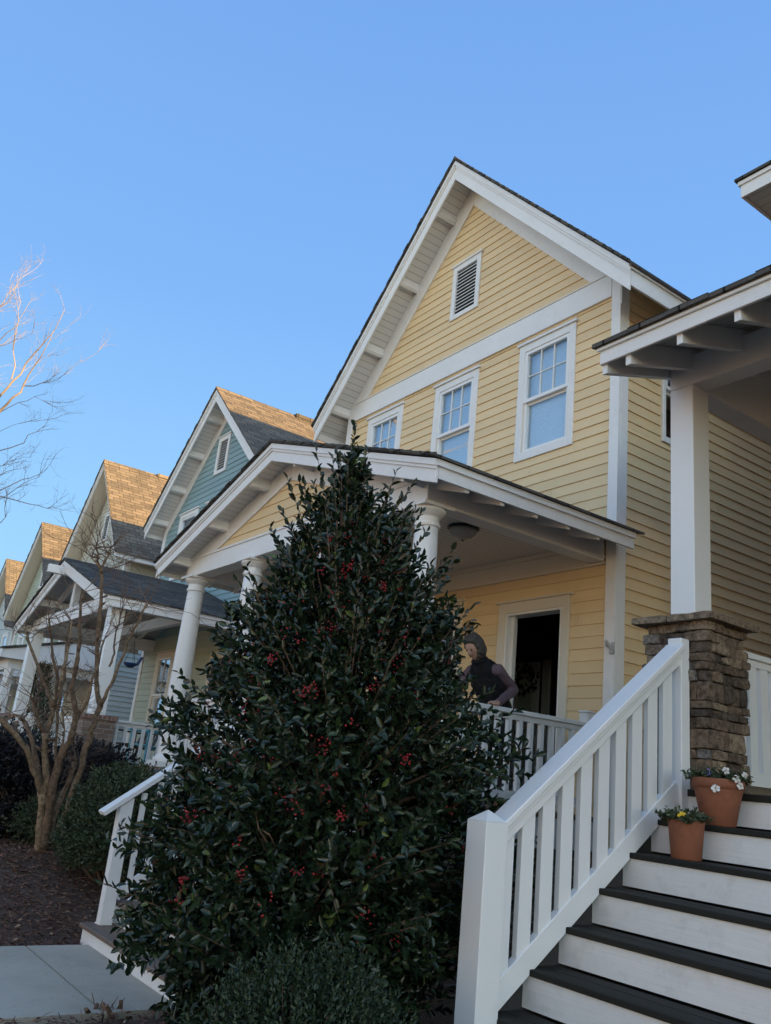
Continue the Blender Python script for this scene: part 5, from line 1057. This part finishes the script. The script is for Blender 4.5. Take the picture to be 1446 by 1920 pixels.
bpy.context.view_layer.update(); dg = bpy.context.evaluated_depsgraph_get(); me3 = bpy.data.meshes.new_from_object(body.evaluated_get(dg)); body.modifiers.clear(); body.data = me3
bk = bmesh.new(); bk.from_mesh(me3); seen = set(); best = []        # keep the one continuous figure
for v0 in bk.verts:
    if v0 in seen: continue
    comp = [v0]; seen.add(v0); st_ = [v0]
    while st_:
        for e_ in st_.pop().link_edges:
            for o_ in e_.verts:
                if o_ not in seen: seen.add(o_); comp.append(o_); st_.append(o_)
    if len(comp) > len(best): best = comp
bs = set(best); print('body share', len(best), len(bk.verts)); bmesh.ops.delete(bk, geom=[v for v in bk.verts if v not in bs], context='VERTS'); bk.to_mesh(me3); bk.free()
for s__ in (-.030, .030): part('eye', DARKER, PE, lambda b: b.ball(HC+hf*.080+sd_*s__+hu*.010, .009, 8, 6), smooth=True)
pel_l, pel_r = B_(-.01, -.07, .68), B_(-.01, .07, .68); wa_l, wa_r = B_(.07, -.055, .84), B_(.07, .055, .84); cs_l, cs_r = B_(.16, -.075, .99), B_(.16, .075, .99); up_l, up_r = B_(.215, -.085, 1.075), B_(.215, .085, 1.075)
blobmesh('shirt', [(up_r, .07), (sh_r, .062), (sh_r.lerp(el_r, .5), .052), (el_r, .047), (el_r.lerp(wr_r, .5), .043), (wr_r, .034), (up_l, .07), (sh_l, .062), (el_l, .047), (wr_l, .034), (nk, .058)], [(0, 1), (1, 2), (2, 3), (3, 4), (4, 5), (6, 7), (7, 8), (8, 9), (0, 6), (10, 0), (10, 6)], SHIRT, .022, .007)
blobmesh('vest', [(pel_l, .112), (pel_r, .112), (wa_l, .105), (wa_r, .105), (cs_l, .108), (cs_r, .108), (up_l, .085), (up_r, .085), (B_(.27, 0, 1.15), .075), (B_(-.01, 0, .68), .12), (B_(.07, 0, .84), .115), (B_(.165, 0, .99), .115)], [(9, 10), (10, 11), (11, 8), (0, 1), (2, 3), (4, 5), (6, 7), (0, 2), (1, 3), (2, 4), (3, 5), (4, 6), (5, 7), (6, 8), (7, 8)], VEST, .030)
blobmesh('trousers', [(B_(0, .08, .64), .105), (B_(.03, .10, .33), .075), (B_(0, .10, .0), .06), (B_(0, -.08, .64), .105), (B_(.03, -.10, .33), .075), (B_(0, -.10, .0), .06)], [(0, 1), (1, 2), (0, 3), (3, 4), (4, 5)], TROU, .02)
for s_ in (.105, -.105): part('shoe', VEST, PE, lambda b: b.ball(B_(.06, s_, FL+.04), .05, 10, 6, sq=(.85, 2.2, .8)), smooth=True)
def hair(b):
    def hr_(f_, s_, u_):
        d_ = Vector((f_, s_, u_)); face = max(0, min(1, (f_-.38-.35*max(0, u_-.35)*2+.25*noise.noise(d_*6))/.25)) if u_ < .62 else 0
        r_ = 1.20+.14*noise.noise(d_*3.2)+.12*noise.noise(Vector((f_*5, s_*9, u_*5)))+.09*noise.noise(Vector((f_*12, s_*20, u_*9)))
        if u_ < -.25: r_ += .10*max(0, -f_+.2)
        r_ = r_*(1-face)+.80*face
        return HC+hf*(f_*.093*r_)+sd_*(s_*.074*r_)+hu*(u_*.112*r_)
    v_, f_ = sph(64, 44, hr_); b.add(v_, f_)
part('hair', HAIRM, PE, hair, smooth=True)
part('collar', VEST, PE, lambda b: b.tube([B_(.285, 0, 1.165)+sd_*.066*math.cos(t*math.pi/7)+fw*.062*math.sin(t*math.pi/7)+Vector((0, 0, -.005-.02*math.sin(t*math.pi/7))) for t in range(15)], .022, 8), smooth=True)
